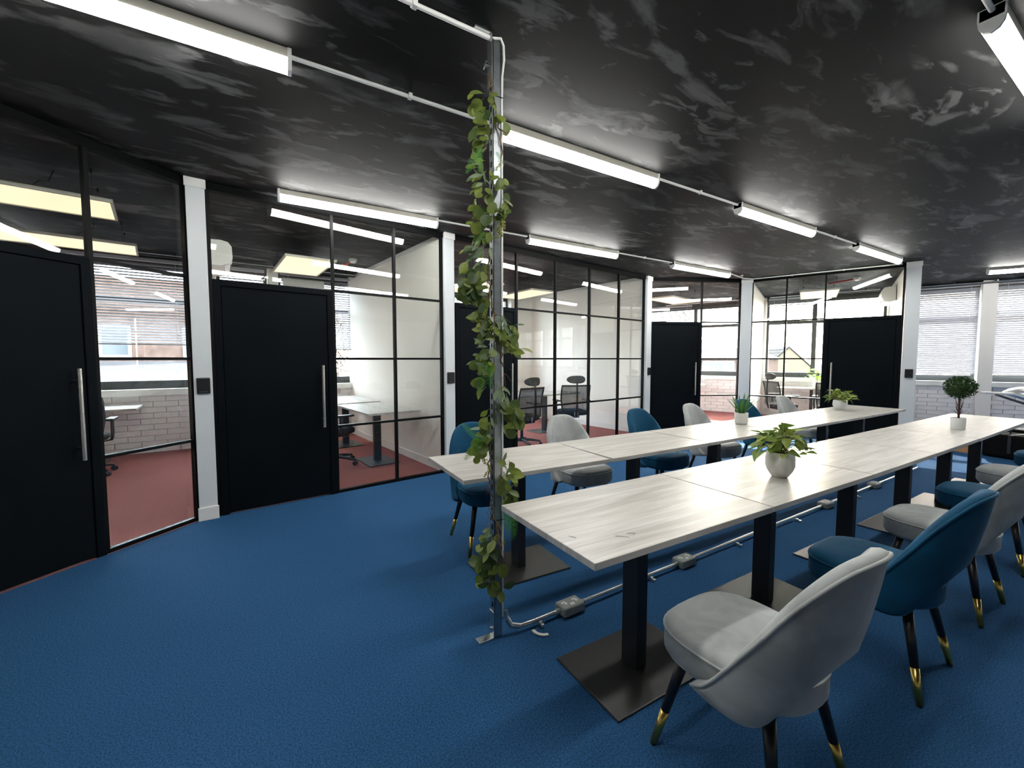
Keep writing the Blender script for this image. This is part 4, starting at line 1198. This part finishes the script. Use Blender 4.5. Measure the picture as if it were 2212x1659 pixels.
autosmooth(MB().tube([(0, 0, .02), (0, 0, sl(2252, 872).z)], .022, 12).build('column', 'pale_metal', t))
autosmooth(MB().lathe([(.22, .001), (.22, .015), (.03, .03)], 28).build('base', 'pale_metal', t))

# ================================================================== OUTSIDE
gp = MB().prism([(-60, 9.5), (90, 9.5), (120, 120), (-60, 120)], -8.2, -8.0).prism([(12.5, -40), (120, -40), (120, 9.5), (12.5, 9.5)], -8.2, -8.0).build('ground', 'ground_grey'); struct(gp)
def cplan(px, dist): u = (px - 1106) / FPX; return V2(W(u * dist, dist))
def house_window(t, x0, x1, z0, z1, y, lights=3):
    w = MB().span(x0, x1, y - .06, y, z0, z0 + .12).span(x0, x1, y - .06, y, z1 - .12, z1)
    n = lights
    for i in range(n + 1):
        xx = x0 + (x1 - x0 - .12) * i / n; w.span(xx, xx + .12, y - .06, y, z0, z1)
    f = w.build('window_frame', 'upvc_white', t)
    for i in range(n):
        xa = x0 + (x1 - x0 - .12) * i / n + .12; xb = x0 + (x1 - x0 - .12) * (i + 1) / n
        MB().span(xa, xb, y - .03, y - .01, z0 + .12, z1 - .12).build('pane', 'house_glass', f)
# gabled house with a cream end wall
p = cplan(1703, 42.0)
t = thing('gabled_house', 'cream gable end house with dark tiled roof seen through the far office window', 'house', (p.x, p.y, -8), R(-42))
hw, apex, eave, dep = 3.0, 10.45, 7.6, 9.0
gab = [(-hw, 0), (hw, 0), (hw, eave), (0, apex), (-hw, eave)]
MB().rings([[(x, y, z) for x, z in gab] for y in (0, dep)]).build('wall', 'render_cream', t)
for sg in (-1, 1):
    sl = Vector((sg * hw, 0, eave - apex)); ln = sl.length; sl.normalize()
    MB().add([Vector((0, -.15, apex + .06)), Vector((0, dep, apex + .06)), Vector((0, dep, apex + .06)) + sl * (ln + .4), Vector((0, -.15, apex + .06)) + sl * (ln + .4),
              Vector((0, -.15, apex + .14)), Vector((0, dep, apex + .14)), Vector((0, dep, apex + .14)) + sl * (ln + .4), Vector((0, -.15, apex + .14)) + sl * (ln + .4)],
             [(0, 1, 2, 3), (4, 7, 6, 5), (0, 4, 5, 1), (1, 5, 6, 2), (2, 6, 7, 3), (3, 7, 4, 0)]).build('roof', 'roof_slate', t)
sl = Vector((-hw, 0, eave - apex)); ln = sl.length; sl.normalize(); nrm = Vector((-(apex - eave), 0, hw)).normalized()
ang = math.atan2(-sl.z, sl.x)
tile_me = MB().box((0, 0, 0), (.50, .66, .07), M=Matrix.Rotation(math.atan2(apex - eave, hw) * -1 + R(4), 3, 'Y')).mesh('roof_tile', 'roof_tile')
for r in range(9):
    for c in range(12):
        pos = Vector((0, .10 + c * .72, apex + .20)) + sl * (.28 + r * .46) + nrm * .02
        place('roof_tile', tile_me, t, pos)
autosmooth(MB().tube([(.0, .25, apex + .1), (.0, .25, apex + .9)], .03, 6).tube([(-.5, .25, apex + .8), (.6, .25, apex + .8)], .02, 6).tube([(.3, -.1, apex + .8), (.3, .6, apex + .8)], .015, 6).build('aerial', 'tower_grey', t))
# terrace with a wide white window
p = cplan(1550, 30.0)
t = thing('terrace_house', 'pale terrace house with a wide white window seen from the corner office', 'house', (p.x, p.y, -8), R(-31.4 + 4))
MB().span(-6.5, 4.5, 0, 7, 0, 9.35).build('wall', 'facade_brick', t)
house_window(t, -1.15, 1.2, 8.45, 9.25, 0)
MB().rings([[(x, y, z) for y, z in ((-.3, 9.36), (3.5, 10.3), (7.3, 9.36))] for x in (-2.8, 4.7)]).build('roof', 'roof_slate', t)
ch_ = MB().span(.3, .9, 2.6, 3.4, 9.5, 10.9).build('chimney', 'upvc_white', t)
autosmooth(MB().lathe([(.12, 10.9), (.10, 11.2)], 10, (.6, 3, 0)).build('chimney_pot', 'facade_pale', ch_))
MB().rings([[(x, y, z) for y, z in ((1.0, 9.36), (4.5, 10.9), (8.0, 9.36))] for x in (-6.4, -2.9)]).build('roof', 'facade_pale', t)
p = cplan(1549, 150.0)
t = thing('tower_block', 'hazy grey tower block on the skyline', 'building', (p.x, p.y, -8), R(-20))
MB().span(-1.6, 1.6, -1.6, 1.6, 0, 16.2).build('wall', 'tower_grey', t)
for i in range(4):
    for k in range(3): MB().span(-1.3 + i * .7, -.9 + i * .7, -1.65, -1.6, 12 + k * 1.3, 12.8 + k * 1.3).build('window', 'house_glass', t)
# brick building facing the first office
p = cplan(300, 19.0)
t = thing('brick_building', 'brick house wall with white framed windows seen under the first office blind', 'house', (p.x, p.y, -8), R(8))
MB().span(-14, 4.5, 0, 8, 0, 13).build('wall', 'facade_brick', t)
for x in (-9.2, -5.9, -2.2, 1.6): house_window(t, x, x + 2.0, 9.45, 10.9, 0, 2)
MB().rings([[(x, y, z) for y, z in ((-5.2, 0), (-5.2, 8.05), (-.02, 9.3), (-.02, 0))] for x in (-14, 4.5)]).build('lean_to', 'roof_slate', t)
# hedge and low red wall outside the second office
p = cplan(735, 22.0)
t = thing('bare_hedge', 'bare twiggy hedge beyond the second office window', 'hedge', (p.x + 1.0, p.y - 3.5, -8), R(0))
hm = MB(); rn = random.Random(2)
for i in range(900):
    a = Vector((rn.uniform(-3.2, 3.2), rn.uniform(-.8, .8), rn.uniform(6.9, 11.0))); d = Vector((rn.uniform(-1, 1), rn.uniform(-1, 1), rn.uniform(-.2, 1.2))).normalized()
    hm.tube([a, a + d * rn.uniform(.3, .9)], rn.uniform(.010, .028), 3)
hb = hm.build('twigs', 'hedge_twig', t); hb['kind'] = 'stuff'
for x in (-2, 0, 2): MB().tube([(x, 0, 0), (x + .2, .1, 8.5)], [.16, .08], 8).build('trunk', 'hedge_twig', t)
o = MB().span(-5, 5, -.15, .15, 0, 8.6).build('garden_wall', 'red_brick', None); o.location = (p.x + 1.6, p.y - 5.6, -8); tag(o, 'red brick wall below the bare hedge', 'wall')
